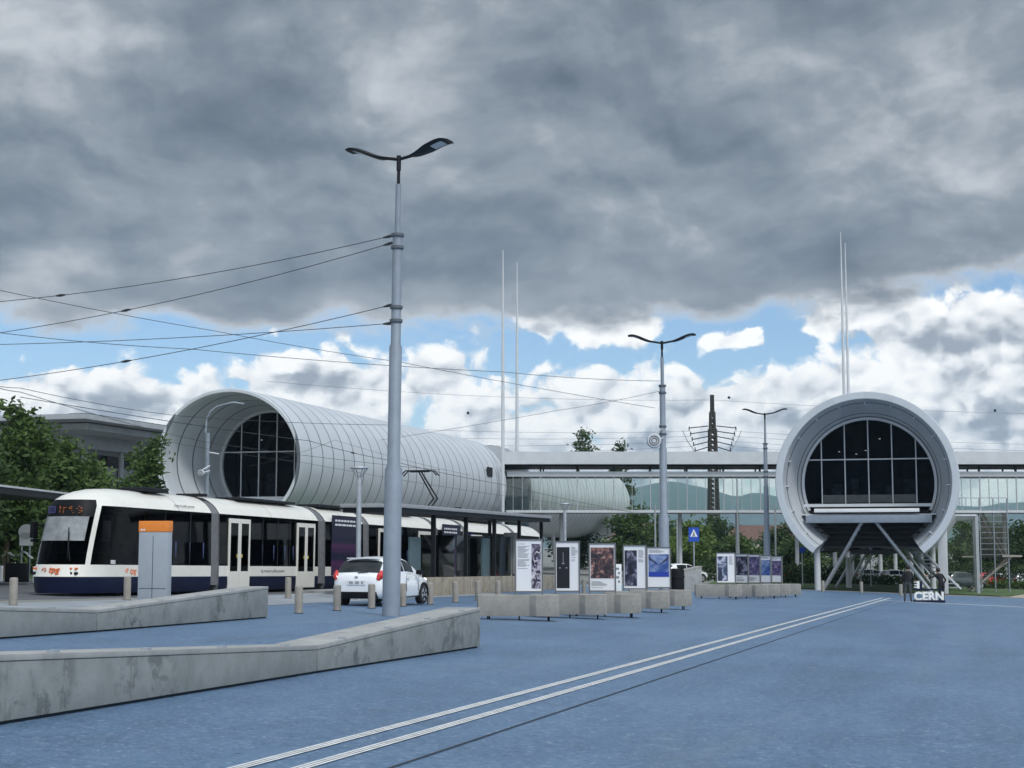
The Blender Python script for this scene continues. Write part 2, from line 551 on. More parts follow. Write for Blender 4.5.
RED = mat('red_lens', (0.55, 0.02, 0.015), 0.2, coat=0.6)
REDCAR = mat('car_red', (0.40, 0.015, 0.012), 0.25, coat=0.8)
GREYCAR = mat('car_silver', (0.38, 0.40, 0.42), 0.3, metal=0.5, coat=0.5)
DARKCAR = mat('car_dark', (0.025, 0.03, 0.045), 0.25, coat=0.8)
BEIGE = mat('beige_steel', (0.30, 0.275, 0.24), 0.5, metal=0.15, var=0.15, scale=5)
ASPH = mat('asphalt', (0.085, 0.09, 0.098), 0.9, var=0.3, scale=1.6, bump=0.3, bscale=60)
LANE = mat('pale_paving', (0.24, 0.265, 0.29), 0.85, var=0.18, scale=1.2, bump=0.2)
LINE = mat('line_paint', (0.62, 0.63, 0.63), 0.7, var=0.22, scale=7)
JOINT = mat('joint_filler', (0.03, 0.04, 0.055), 0.9)
GRASS = mat('lawn', (0.055, 0.10, 0.025), 0.9, var=0.5, scale=3, bump=0.6, bscale=25)
LAND = mat('far_ground', (0.19, 0.195, 0.185), 0.9, var=0.4, scale=0.08, spec=0.2)
GRAVEL = mat('gravel_path', (0.36, 0.32, 0.25), 0.95, var=0.25, scale=3, bump=0.3)
BARK = mat('bark', (0.09, 0.07, 0.05), 0.9, var=0.4, scale=6, bump=0.4)
LEAF_A = mat_leaf('leaf_mid', (0.022, 0.050, 0.015), (0.125, 0.20, 0.052))
LEAF_B = mat_leaf('leaf_dark', (0.018, 0.040, 0.015), (0.085, 0.14, 0.042))
LEAF_C = mat_leaf('leaf_light', (0.045, 0.09, 0.022), (0.20, 0.29, 0.075))
GLASS = mat_glass('bridge_glass', (0.972, 0.988, 0.968), -0.03)
GLASS_S = mat_glass('shelter_glass', (0.55, 0.61, 0.60), 0.02)
SIGNBLUE = mat('sign_blue', (0.012, 0.07, 0.42), 0.35)
PAPER = mat('poster_paper', (0.74, 0.75, 0.78), 0.4, var=0.02)
INK = mat('print_ink', (0.22, 0.22, 0.24), 0.6)
SKIN = mat('skin', (0.45, 0.28, 0.2), 0.55)
CLOTH = mat('black_cloth', (0.012, 0.012, 0.015), 0.9, var=0.3, scale=10)
TROUSER = mat('grey_cloth', (0.055, 0.06, 0.06), 0.9, var=0.3, scale=10)
JEANS = mat('denim', (0.035, 0.05, 0.10), 0.9, var=0.3, scale=10)
HAIR = mat('dark_hair', (0.012, 0.009, 0.007), 0.6)
LED = emit('led_orange', (1.0, 0.28, 0.04), 0.26)
LEDBLUE = emit('led_blue', (0.12, 0.15, 0.6), 0.12)
WIREM = mat('wire', (0.035, 0.038, 0.045), 0.5)
BRICKROOF = mat('roof_tile', (0.13, 0.075, 0.06), 0.8, var=0.3, scale=2)
RENDER_W = mat('house_render', (0.5, 0.46, 0.40), 0.85, var=0.1)

AX = math.atan(433 / FPX)                      # heading of the tubes, clockwise from +Y
AXD = Vector((math.sin(AX), math.cos(AX), 0))
AXN = Vector((math.cos(AX), -math.sin(AX), 0))

# ------------------------------------------------------------------ setting: ground
xs = [-5200, -60, -30, 0, 30, 60, 5200]; ys = [-300, -30, 0, 40, 80, 120, 170, 7400]
g = MB(); g.grid([[(x, y, H(x, y)) for x in xs] for y in ys])
tag(g.build('ground', LAND, None, fix=False), 'far flat ground of grass and tarmac beyond the plaza', kind='structure')


def strip(name, poly, m, dz, step=None):
    b = MB(); b.sheet(poly, lambda x, y: H(x, y) + dz)
    o = b.build(name, m, None, fix=False)
    o['kind'] = 'structure'
    return o


TD = R(17.5)                                    # heading of the tram road
td = Vector((math.sin(TD), math.cos(TD), 0)); tn = Vector((math.cos(TD), -math.sin(TD), 0))
E0 = Vector((-13.25, 40.0, 0))                  # a point on the edge between plaza and road


def rd(s, w):                                   # along the road, to its right
    p = E0 + td * s + tn * w
    return (p.x, p.y)


strip('road', [rd(-75, -12), rd(-75, 0), rd(75, 0), rd(75, -12)], ASPH, 0.004)
strip('plaza', [rd(-75, 0.0), (59, -28), (59, 76), (30, 96), (9, 108), rd(70, 0.0)], PLAZA, 0.008)
strip('forecourt', [rd(-20, 0.02), rd(-20, 4.6), rd(5, 4.6), rd(14, 4.5), rd(30, 4.5), rd(30, 0.02)], LANE, 0.012)
strip('road_edge_line', [rd(-75, 0.1), rd(-75, 0.42), rd(70, 0.42), rd(70, 0.1)], LINE, 0.016)
for w in (-1.7, -3.1):
    strip('tram_rail', [rd(-75, w - 0.03), rd(-75, w + 0.03), rd(75, w + 0.03), rd(75, w - 0.03)], ALU, 0.012)
LD = math.atan2(22.2, 73.0)
ld = Vector((math.sin(LD), math.cos(LD), 0)); ln = Vector((math.cos(LD), -math.sin(LD), 0))
L0 = Vector((-2.15, 11.2, 0))


def lp(s, w):
    p = L0 + ld * s + ln * w
    return (p.x, p.y)


for base in (0.0, 0.40):
    for k in range(3):
        w = base + k * 0.044
        strip('guide_line', [lp(-30, w), lp(-30, w + 0.030), lp(76, w + 0.030), lp(76, w)], LINE, 0.012)
strip('expansion_joint', [lp(-30, 1.02), lp(-30, 1.045), lp(75, 1.045), lp(75, 1.02)], JOINT, 0.012)
c0, c1 = Vector((17.9, 77.2, 0)), Vector((30.0, 63.8, 0))
cd = (c1 - c0).normalized(); cn = Vector((-cd.y, cd.x, 0)) * 0.45
strip('cross_line', [(c0.x, c0.y), (c1.x, c1.y), (c1.x + cn.x, c1.y + cn.y), (c0.x + cn.x, c0.y + cn.y)], LINE, 0.012)
strip('lawn', [(14, 112), (32, 100), (48, 140), (20, 150)], GRASS, 0.05)
strip('verge', [rd(-40, -16), rd(-40, -12.3), rd(75, -12.3), rd(75, -30), rd(-40, -30)], GRASS, 0.05)
strip('gravel_path', [(31, 98), (58, 79), (58, 140), (40, 140)], GRAVEL, 0.010)
strip('avenue', [(-5, 152), (60, 145), (60, 168), (-5, 168)], ASPH, 0.010)
k = MB()
k.prism([rd(-75, -12.3), rd(-75, -12.0), rd(75, -12.0), rd(75, -12.3)], lambda x, y: H(x, y) - 0.1, lambda x, y: H(x, y) + 0.14)
tag(k.build('kerb', CONC_TOP), kind='structure')
p = MB()
p.prism([rd(-75, -8.2), rd(-75, -5.6), rd(5, -5.6), rd(5, -8.2)], lambda x, y: H(x, y) - 0.1, lambda x, y: H(x, y) + 0.24)
tag(p.build('far_platform', CONC_TOP), kind='structure')

# far hills
hb = MB(); rows = []
prof = [(-400, 470), (0, 474), (300, 478), (560, 488), (632, 485), (672, 481), (691, 484), (712, 488), (738, 495), (754, 490), (778, 496), (850, 500), (984, 505), (1001, 502), (1023, 501), (1200, 490), (1500, 486)]


def ridge_px(px):
    for (a, ya), (b, yb) in zip(prof, prof[1:]):
        if a <= px <= b: return ya + (yb - ya) * (px - a) / (b - a)
    return 490


for k, (Yk, fr) in enumerate(((4300, 0.0), (4700, 0.35), (5200, 0.72), (5800, 1.0), (6600, 0.55))):
    row = []
    for i in range(0, 191):
        px = -400 + i * 10
        z = (546 - ridge_px(px)) / FPX * 5800
        wob = mnoise.fractal(Vector((px * 0.02, k * 1.7, 0)), 1.0, 2.0, 5)
        row.append(((px - 512) / FPX * Yk, Yk, -4 + z * fr * (1 + 0.05 * wob)))
    rows.append(row)
hb.grid(rows)
tag(hb.build('hills', mat('hill_forest', (0.035, 0.06, 0.035), 0.9, var=0.5, scale=0.01), None), kind='structure')


# ------------------------------------------------------------------ trees
def leaves_mesh(name, blobs, n, size, m, seed, parent=None):
    rnd = random.Random(seed)
    vs, fs = [], []
    tot = sum(b[3] * b[4] * b[5] for b in blobs)
    for (cx, cy, cz, rx, ry, rz) in blobs:
        cnt = int(n * rx * ry * rz / tot)
        nc = max(5, cnt // 34)
        cl = []
        for _ in range(nc):
            d = Vector((rnd.gauss(0, 1), rnd.gauss(0, 1), rnd.gauss(0, 1))).normalized()
            q = rnd.random() ** 0.45 * rnd.uniform(0.85, 1.12)
            cl.append(Vector((cx + d.x * rx * q, cy + d.y * ry * q, cz + d.z * rz * q)))
        sp = 0.42 * (rx * ry * rz / nc) ** (1 / 3) + size * 0.8
        for i in range(cnt):
            c = cl[i % nc] + Vector((rnd.gauss(0, 1), rnd.gauss(0, 1), rnd.gauss(0, 0.8))) * sp
            a = Vector((rnd.gauss(0, 1), rnd.gauss(0, 1), rnd.gauss(0, 0.6))).normalized()
            b = a.cross(Vector((rnd.gauss(0, 1), rnd.gauss(0, 1), rnd.gauss(0, 1)))).normalized()
            s = size * rnd.uniform(0.6, 1.3)
            k = len(vs)
            vs += [c - a * s, c - b * s * 0.45, c + a * s, c + b * s * 0.45]
            fs.append((k, k + 1, k + 2, k + 3))
    me = bpy.data.meshes.new(name); me.from_pydata(vs, [], fs)
    return finish(me, name, m, parent, smooth_=False)


def tree(name, label, base, blobs, m, n=5000, size=0.16, trunk_r=0.16, seed=1, group=None, cat='tree', limbs=7):
    root = empty(name, base, 0, label, cat, group)
    top = max(b[2] for b in blobs)
    tb = MB()
    tb.tube([(0, 0, -0.2), (0.03, 0, top * 0.3), (-0.04, 0.05, top * 0.65), (0.02, 0, top)], [trunk_r * 1.2, trunk_r, trunk_r * 0.65, trunk_r * 0.15], 8)
    rnd = random.Random(seed + 50)
    for i in range(limbs):
        b = blobs[i % len(blobs)]
        z0 = top * rnd.uniform(0.3, 0.7)
        e = Vector((b[0] + rnd.uniform(-.6, .6) * b[3], b[1] + rnd.uniform(-.6, .6) * b[4], b[2] + rnd.uniform(-.2, .5) * b[5]))
        s0 = Vector((0, 0, z0))
        tb.tube([s0, s0.lerp(e, 0.5) + Vector((0, 0, -0.15)), e], [trunk_r * 0.45, trunk_r * 0.25, trunk_r * 0.08], 5)
    tb.build('trunk', BARK, root)
    leaves_mesh('crown', blobs, n, size, m, seed, root)
    return root


def blobs_for(h, w, seed, n=7, low=0.15, lean=0.0):
    rnd = random.Random(seed); out = []
    for i in range(n):
        t = (i + 0.5) / n
        z = h * (low + (0.93 - low) * t)
        ww = w * (math.sin(math.pi * (0.18 + 0.72 * t)) ** 0.8)
        a = rnd.uniform(0, 6.28); q = ww * rnd.uniform(0.1, 0.5)
        r = max(0.22 * w, ww * rnd.uniform(0.5, 0.72))
        out.append((q * math.cos(a), q * math.sin(a), z, r, r, h * rnd.uniform(0.10, 0.15)))
    return out


TG = 'leafy trees behind the tram stop'
specs = [  # px of trunk, depth, height, half width, label, mat
    (6, 66, 8.0, 2.2, 'tall leafy tree at the left edge with an airy broken top', LEAF_A, 7500),
    (-40, 62, 6.6, 2.6, 'leafy tree mostly cut off by the left picture edge', LEAF_B, 5000),
    (52, 74, 6.6, 2.4, 'dense rounded green tree directly behind the tram windscreen', LEAF_A, 8000),
    (24, 78, 6.9, 2.6, 'dark broad tree between the airy tall tree and the rounded one', LEAF_B, 7000),
    (78, 80, 6.2, 2.0, 'bushy green tree rising above the tram cab roof', LEAF_A, 6000),
    (104, 86, 5.6, 1.8, 'low light-green tree under the white flat roof', LEAF_C, 5000),
    (124, 90, 5.4, 1.5, 'small light-green tree beside the conical slim one', LEAF_C, 4000),
    (146, 88, 8.1, 1.5, 'slim conical tree close to the mouth of the big tube', LEAF_A, 3800)]
for i, (px, Y, h, w, lab, m, n) in enumerate(specs):
    x = ray(px, 546)[0] * Y
    tree('leafy_tree', lab, on(x, Y), blobs_for(h, w, i * 3 + 1, low=0.16), m, n, 0.17, 0.13, i + 10, TG)

TG2 = 'trees beyond the footbridge'
back = [(575, 205, 7.5, 4.5, 'dark green tree below the second tube, nearest its left support', LEAF_B, 4500),
        (628, 200, 8.5, 5.0, 'broad green tree just right of the second tube end', LEAF_A, 6000),
        (655, 215, 8.0, 5.0, 'dark tree behind the second double-armed street lamp', LEAF_B, 5000),
        (690, 185, 6.8, 4.6, 'bright green tree behind the blue crossing sign', LEAF_C, 6000),
        (716, 230, 8.6, 5.0, 'dark tree at the foot of the power pylon', LEAF_B, 5000),
        (745, 190, 5.2, 4.0, 'low green tree behind the far poster boards', LEAF_A, 4500),
        (785, 220, 7.8, 4.8, 'dark tree left of the round-fronted tube, below the bridge', LEAF_B, 5000),
        (812, 215, 7.6, 4.2, 'mid green tree behind the left pillar of the round-fronted tube', LEAF_A, 4500),
        (846, 225, 7.2, 4.5, 'dark tree seen between the slanting struts', LEAF_B, 4500),
        (890, 225, 7.4, 4.5, 'green tree seen under the right half of the round-fronted tube', LEAF_A, 4500),
        (925, 235, 7.6, 4.5, 'dark tree behind the broad right pillar', LEAF_B, 4000),
        (960, 215, 8.8, 4.8, 'green tree seen through the portal frames', LEAF_A, 5000),
        (1000, 190, 8.0, 5.0, 'dense dark tree behind the outdoor staircase', LEAF_B, 6000),
        (1035, 180, 8.2, 5.0, 'dark tree cut off by the right picture edge', LEAF_B, 5000)]
for i, (px, Y, h, w, lab, m, n) in enumerate(back):
    x = ray(px, 546)[0] * Y
    tree('broad_tree', lab, on(x, Y), blobs_for(h * 0.95, w, i * 5 + 3, low=0.08), m, n, 0.30, 0.2, i + 40, TG2)
for px, top, Y, w, lab in ((583, 437, 250, 2.3, 'tall dark conifer poking above the bridge roof, the higher of two'), (618, 450, 255, 1.8, 'dark conifer top barely showing above the bridge roof')):
    z = at(px, top, Y).z - H(50, Y)
    x = ray(px, 546)[0] * Y
    bl = [((-0.15 if j % 2 else 0.25) * w, 0, z * (0.62 + 0.055 * j), w * (1.25 - 0.14 * j), w, z * 0.045) for j in range(7)]
    bl += [(0, 0, z * 0.45, w * 1.4, w * 1.4, z * 0.16)]
    tree('conifer', lab, on(x, Y), bl, LEAF_B, 4500, 0.33, 0.25, 91 + px, 'conifers behind the footbridge')


def hedge(label, p0, p1, h, w, n, m, seed, name='hedge'):
    p0, p1 = Vector(p0), Vector(p1)
    root = empty(name, p0, 0, label, 'hedge')
    rnd = random.Random(seed); vs, fs = [], []
    L = (p1 - p0).length; d = (p1 - p0) / L; q = Vector((-d.y, d.x, 0))
    for i in range(n):
        c = d * rnd.uniform(0, L) + q * rnd.uniform(-w / 2, w / 2) + Vector((0, 0, rnd.uniform(0.03, h) + rnd.gauss(0, 0.05)))
        a = Vector((rnd.gauss(0, 1), rnd.gauss(0, 1), rnd.gauss(0, 1))).normalized()
        b = a.cross(Vector((rnd.gauss(0, 1), rnd.gauss(0, 1), rnd.gauss(0, 1)))).normalized()
        s = rnd.uniform(0.10, 0.2) * (1 if L < 30 else 1.4); k = len(vs)
        vs += [c - a * s, c - b * s * .5, c + a * s, c + b * s * .5]; fs.append((k, k + 1, k + 2, k + 3))
    me = bpy.data.meshes.new('foliage'); me.from_pydata(vs, [], fs)
    finish(me, 'foliage', m, root, smooth_=False)
    for i in range(6):
        c = d * (L * (i + 0.5) / 6)
        tb = MB(); tb.tube([c, c + Vector((0, 0, h * 0.8))], 0.03, 5)
        tb.build('stem', BARK, root)


hedge('dark clipped hedge behind the black litter bin', on(16, 138), on(30, 138), 1.6, 1.6, 4500, LEAF_B, 5)
hedge('long shaggy hedge beyond the road at the left picture edge', on(-30, 76), on(-14, 82), 1.9, 1.8, 7000, LEAF_B, 6)
hedge('dark hedge between the car park and the outdoor staircase', on(44, 158), on(62, 150), 2.4, 2.0, 5000, LEAF_B, 8)
hedge('low loose hedge in front of the red car', on(44, 146), on(56, 139), 0.8, 1.0, 2500, LEAF_A, 19)
hedge('low hedge along the lawn below the slanting struts', on(24, 149), on(40, 146), 0.9, 1.2, 3500, LEAF_A, 9)


# ------------------------------------------------------------------ the tubes
def ringpts(r, y, a0, a1, n):
    return [(r * math.cos(a0 + (a1 - a0) * i / n), y, r * math.sin(a0 + (a1 - a0) * i / n)) for i in range(n + 1)]


def tube_building(label, front, r, mouth, y1, r_in, gap, floor_z, verticals, hz, r_lip=0.27, shear=0.0):
    """front: centre of the mouth; local frame has Y along the axis and its origin at the mouth centre"""
    root = empty('tube_building', front, -AX, label, 'building', 'tubular white buildings')
    a0, a1 = (-R(gap), math.pi + R(gap)) if gap else (-math.pi / 2, 1.5 * math.pi)
    N = 96
    b = MB()
    prof = [(r, mouth), (r, 1.0), (r, 0.12), (r - 0.05, 0.0), (r - r_lip + .04, 0.0), (r - r_lip, 0.06), (r - r_lip - 0.05, 0.6)]
    rin0 = r - r_lip - 0.05
    for k in range(1, 9):
        prof.append((rin0 + (r_in - rin0) * (k / 8) ** 1.1, 0.6 + (mouth - 0.6) * k / 8))
    rows = [[(x, yy + shear * x * max(0, 1 - yy / mouth), z) for x, yy, z in ringpts(q, y, a0, a1, N)] for q, y in prof]
    b.grid(rows)
    if gap:                                     # close the cut ends
        for e in (0, -1):
            b.add([rw[e] for rw in rows], [tuple(range(len(rows)))])
    b.build('mouth', TUBE, root, sharp=28)
    s = MB()
    s.grid([ringpts(r, y, a0, a1, N) for y in [mouth + (y1 - mouth) * k / 12 for k in range(13)]])
    s.add(ringpts(r, y1, a0, a1, N), [tuple(range(N + 1))])
    s.build('shell', TUBE, root, sharp=28, fix=False)
    # inner trim ring
    t = MB(); ar = math.asin(max(-1, floor_z / r_in)) - (0.12 if gap else 9)
    if not gap: ar = -math.pi / 2
    pr = [(r_in + .02, mouth - 0.35), (r_in - 0.16, mouth - 0.35), (r_in - 0.16, mouth - 0.02)]
    t.grid([ringpts(q, y, ar, math.pi - ar, N) for q, y in pr])
    t.build('glazing_ring', LGREY, root, sharp=28)
    rg = r_in - 0.1
    af = math.asin(max(-1, (floor_z) / rg))
    gl = MB()
    arc = ringpts(rg, mouth - 0.1, af, math.pi - af, 60)
    gl.add(arc, [tuple(range(61))])
    gl.build('glazing', DARKGL, root, fix=False)
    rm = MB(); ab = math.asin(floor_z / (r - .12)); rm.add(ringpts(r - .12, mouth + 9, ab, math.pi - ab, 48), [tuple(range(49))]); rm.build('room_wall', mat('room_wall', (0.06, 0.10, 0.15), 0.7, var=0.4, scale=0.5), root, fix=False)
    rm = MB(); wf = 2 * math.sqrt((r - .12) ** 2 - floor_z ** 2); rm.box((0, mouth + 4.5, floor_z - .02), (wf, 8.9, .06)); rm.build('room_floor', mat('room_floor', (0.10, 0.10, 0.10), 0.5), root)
    rr = random.Random(int(r * 100))
    for k in range(4):
        lx, ly, lz = rr.uniform(-2.6, 2.6), mouth + rr.uniform(1.5, 7), r * rr.uniform(.38, .6)
        rm = MB(); rm.lathe([(.06, 0), (.07, .05)], (lx, ly, lz), 8); rm.build('ceiling_lamp', MATS.get('lamp_warm') or emit('lamp_warm', (1.0, .9, .75), 0.9), root)
    for k in range(5):
        lx = -2.6 + 1.3 * k + rr.uniform(-.3, .3); hh_ = rr.uniform(.9, 2.0)
        rm = MB(); rm.box((lx, mouth + rr.uniform(1.6, 5), floor_z + hh_ / 2), (rr.uniform(.4, .9), .5, hh_)); rm.build('display_case', mat('display_case', (0.12, 0.14, 0.16), 0.4, var=0.4), root, bevel=.02)
    mu = MB()
    for vx in verticals:
        zt = math.sqrt(max(0, rg * rg - vx * vx))
        mu.box((vx, mouth - 0.14, (zt + floor_z) / 2), (0.07, 0.1, zt - floor_z))
    for z in hz:
        xr = math.sqrt(rg * rg - z * z)
        mu.box((0, mouth - 0.15, z), (2 * xr, 0.11, 0.08))
    mu.build('glazing_bar', LGREY, root)
    # dark bulkhead below the floor
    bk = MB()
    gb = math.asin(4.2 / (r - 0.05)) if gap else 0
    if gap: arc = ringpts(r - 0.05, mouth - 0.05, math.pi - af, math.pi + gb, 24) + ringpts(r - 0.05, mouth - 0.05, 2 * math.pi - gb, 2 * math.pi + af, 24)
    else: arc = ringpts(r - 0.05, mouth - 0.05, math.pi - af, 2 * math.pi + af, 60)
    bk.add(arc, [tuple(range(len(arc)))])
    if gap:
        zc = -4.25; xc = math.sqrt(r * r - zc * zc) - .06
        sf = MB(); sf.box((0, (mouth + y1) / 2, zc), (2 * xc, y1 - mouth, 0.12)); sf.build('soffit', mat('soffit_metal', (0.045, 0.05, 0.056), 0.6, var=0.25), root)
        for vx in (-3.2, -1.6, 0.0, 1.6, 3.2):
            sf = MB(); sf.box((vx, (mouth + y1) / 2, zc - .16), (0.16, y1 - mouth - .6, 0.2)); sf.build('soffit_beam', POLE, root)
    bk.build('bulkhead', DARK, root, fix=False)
    return root, rg


# big tube on the left
LT = at(228, 459, 105)
lt, rg = tube_building('huge silver ribbed tube behind the tram with its round mouth open to the left', LT, 4.85, 7.0, 52.3, 3.9, 0, -2.35, (-2.3, -0.9, 0.5, 1.9), (0.9,), shear=0.23)
b = MB(); b.box((0, 6.2, -2.75), (2 * 2.9, 1.6, 0.7)); b.build('floor_edge', LGREY, lt)
for yy in (10, 28, 44):
    for sx in (-1, 1):
        q = MB(); hgt = LT.z - H(LT.x, LT.y) + 0.5
        q.tube([(sx * 2.5, yy, -hgt), (sx * 1.9, yy, -3.9)], 0.22, 12); q.build('support_leg', LGREY, lt)
# small dark square vent near the far end, and its continuation behind the bridge
q = MB(); q.box((4.82, 46.5, 1.2), (0.12, 1.6, 0.9)); q.build('vent', DARK, lt)
L2 = LT + AXD * 62
l2 = empty('tube_building', L2, -AX, 'second silver tube behind the footbridge, end towards the trees', 'building', 'tubular white buildings')
s = MB()
prof = [(0.4, 53.0), (4.3, 53.0), (4.75, 52.9), (4.85, 52.6)] + [(4.85, 52.0 - 4 * k) for k in range(14)]
s.grid([ringpts(q, y, 0, 2 * math.pi, 96) for q, y in prof])
s.add(ringpts(4.83, 0.01, 0, 2 * math.pi, 96)[:-1], [tuple(range(96))])
s.build('shell', TUBE, l2, sharp=28, fix=False)
q = MB(); q.box((4.6, -5, -1), (0.12, 9, 6.6)); q.build('link_glazing', DARKGL, l2)
for yy in (22, 47):
    for sx in (-1, 1):
        q = MB(); q.tube([(sx * 2.4, yy, -11.6), (sx * 1.5, yy, -4.2)], 0.24, 12); q.build('support_leg', LGREY, l2)

# tube on the right
RT = at(866, 481, 100)
rt, rg = tube_building('round-fronted silver tube on slanting struts, its dark window facing the plaza', RT, 5.85, 4.0, 52.0, 4.42, 53, -1.35, (-3.1, -1.55, 0.0, 1.55, 3.1), (1.62,), 0.5)
b = MB(); b.box((-0.1, 2.6, -1.50), (8.3, 0.18, 0.20)); b.build('sill_beam', LGREY, rt)
b = MB(); b.box((-0.1, 1.75, -1.86), (6.75, 0.5, 0.24)); b.build('balcony_bar', WHITE, rt, bevel=0.02)
b = MB(); b.box((0, 2.7, -2.42), (8.1, 2.2, 0.50)); b.build('floor_edge', POLE, rt, bevel=0.02)
b = MB(); b.box((0, 3.0, -2.12), (8.6, 1.8, 0.08)); b.build('balcony_floor', LGREY, rt)
for k in range(4):
    b = MB(); zz = -2.95 - 0.34 * k
    w = math.sqrt(5.3 ** 2 - zz ** 2) * 2 - 0.4
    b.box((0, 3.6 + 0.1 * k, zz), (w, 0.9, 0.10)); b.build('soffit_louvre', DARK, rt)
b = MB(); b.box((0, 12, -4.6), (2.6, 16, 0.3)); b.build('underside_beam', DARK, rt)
for k, vx in enumerate((-2.32, -0.78, 0.78, 2.32)):
    b = MB(); b.box((vx, 3.885, -1.02), (1.44, 0.02, 0.52)); b.build('balustrade', mat('balustrade_glass', (0.05, 0.062, 0.062), 0.3, var=0.2), rt)
# clips around the lip
for k in range(15):
    a = -R(40) + (math.pi + R(80)) * k / 14
    b = MB(); b.box((5.2 * math.cos(a), 1.1, 5.2 * math.sin(a)), (0.30, 0.5, 0.07), ry=-a)
    b.build('lip_bracket', LGREY, rt)
gz = H(RT.x, RT.y) - RT.z
for yy in (2.4, 3.6, 17.0, 34.0, 46.0):
    for (xa, xb) in ((-0.45, -3.25), (0.45, 3.9)):
        q = MB(); q.tube([(xb, yy + 1.0, gz - 0.1), (xa, yy, -2.6)], 0.115, 12); q.build('strut', STEEL, rt)
for (xx, yy) in ((-3.45, 3.0), (-2.2, 16), (4.65, 4.5), (3.9, 14), (3.0, 18)):
    q = MB(); zt = -math.sqrt(max(0.1, 5.6 ** 2 - xx ** 2))
    if abs(xx) > 4: q.box((xx, yy, (gz + zt) / 2 - 0.05), (0.62, 0.9, zt - gz + 0.6)); q.build('pillar', LGREY, rt, bevel=0.06)
    else: q.tube([(xx, yy, gz - 0.1), (xx, yy, zt + 0.1)], 0.21, 12); q.build('pillar', LGREY, rt)
# access stair hanging below the tube
q = MB()
for dx in (0.0, 0.75):
    q.tube([(1.0 + dx, 7.0, -2.9), (5.0 + dx, 5.4, gz + 0.1)], 0.10, 6)
for k in range(16):
    f = (k + 0.5) / 16
    q.box((1.37 + 4.0 * f, 7.0 - 1.6 * f, -2.9 + (gz + 3.0) * f), (0.8, 1.0, 0.05))
q.build('access_stair', STEEL, rt)

# portal frames right of the tube
PORT = mat('portal_paint', (0.33, 0.36, 0.39), 0.5, var=0.12)
for k in range(3):
    Y = 108 + 8 * k
    c = at(958, 546, Y)
    root = empty('portal_frame', on(c.x, Y), 0, ('front', 'middle', 'rear')[k] + ' white cranked portal frame beside the round-fronted tube', 'frame', 'white portal frames')
    hz_ = (at(958, 514, 108).z) - H(c.x, Y)
    x1 = at(977, 546, 108).x - at(958, 546, 108).x
    x0 = at(943, 546, 108).x - at(958, 546, 108).x
    q = MB(); q.tube([(x0, 0, -0.05), (x0, 0, hz_ - 1.5)], 0.15, 4); q.build('post', PORT, root)
    q = MB(); q.tube([(x0, 0, hz_ - 1.5), (x0 + 0.9, 0, hz_ - 0.15), (x1, 0, hz_ - 0.15)], 0.13, 4); q.build('beam', PORT, root)
    q = MB(); q.box((x1, 0, hz_ / 2 - 0.1), (0.22, 0.22, hz_)); q.build('post', PORT, root)
    q = MB(); q.box(((x0 + x1) / 2 + .05, 0.06, hz_ / 2 - .4), (x1 - x0 - .5, 0.03, hz_ - 1.0)); q.build('glass_panel', GLASS, root)

# outdoor staircase
c = at(990, 546, 118)
st = empty('staircase', on(c.x, 118), 0, 'steel outdoor staircase with wire mesh sides right of the portal frames', 'staircase')
zt = at(990, 512, 118).z - H(c.x, 118)
zl = at(990, 556, 118).z - H(c.x, 118)
q = MB(); q.box((-1.5, 0, zt), (4.0, 2.0, 0.16)); q.build('top_landing', LGREY, st)
q = MB(); q.box((1.35, 0, zl), (1.5, 2.0, 0.14)); q.box((-0.8, 0, zl - 0.05), (3.0, 1.0, 0.10)); q.build('landing', BEIGE, st)
for sy in (-0.5, 0.5):
    q = MB(); q.tube([(-0.7, sy, zt), (1.1, sy, zl)], 0.10, 4); q.build('stringer', BEIGE, st)
    q = MB(); q.tube([(1.5, sy, zl), (-1.6, sy, 0.1)], 0.10, 4); q.build('stringer', BEIGE, st)
q = MB()
for k in range(15):
    f = (k + .5) / 15
    q.box((-0.7 + 1.8 * f, -0.5 + 0.5, zt + (zl - zt) * f), (0.28, 1.0, 0.04))
    q.box((1.5 - 3.1 * f, 0, zl + (0.1 - zl) * f), (0.3, 1.0, 0.04))
q.build('steps', STEEL, st)
q = MB()
for k in range(9):
    z = zl + 0.1 + (zt - zl) * k / 8
    q.tube([(-1.0, -0.9, z), (1.1, -0.9, z)], 0.018, 4)
for x in (-1.0, 0.05, 1.1):
    q.tube([(x, -0.9, 0), (x, -0.9, zt + 1.0)], 0.05, 6)
for x in (-3.2, -2.5, -2.0, -1.6): q.tube([(x, -0.9, zt), (x, -0.9, zt + 1.05)], 0.025, 5)
q.tube([(-3.4, -0.9, zt + 1.05), (1.1, -0.9, zt + 1.05)], 0.03, 5)
q.build('railing', POLE, st)
q = MB(); q.box((0.05, -0.86, (zl + zt) / 2 - .2), (2.1, .02, zt - zl)); q.build('mesh_panel', mat_glass('mesh_screen', (0.62, 0.64, 0.58), 0.0), st)

# ------------------------------------------------------------------ the footbridge
BY = 155.0
bz = lambda py: EYE + (546 - py) / FPX * BY
bx = lambda px: (px - 512) / FPX * BY
x0, x1 = bx(504), bx(1330)
br = empty('footbridge', on(bx(740), BY), 0, 'long glazed white footbridge crossing behind both tubes', 'bridge')
o_ = Vector(br.location)


def bbox(name, xa, xb, za, zb, ya, yb, m, bevel=0.0):
    q = MB(); q.box(((xa + xb) / 2 - o_.x, (ya + yb) / 2 - o_.y, (za + zb) / 2 - o_.z), (xb - xa, yb - ya, zb - za))
    return q.build(name, m, br, bevel=bevel)


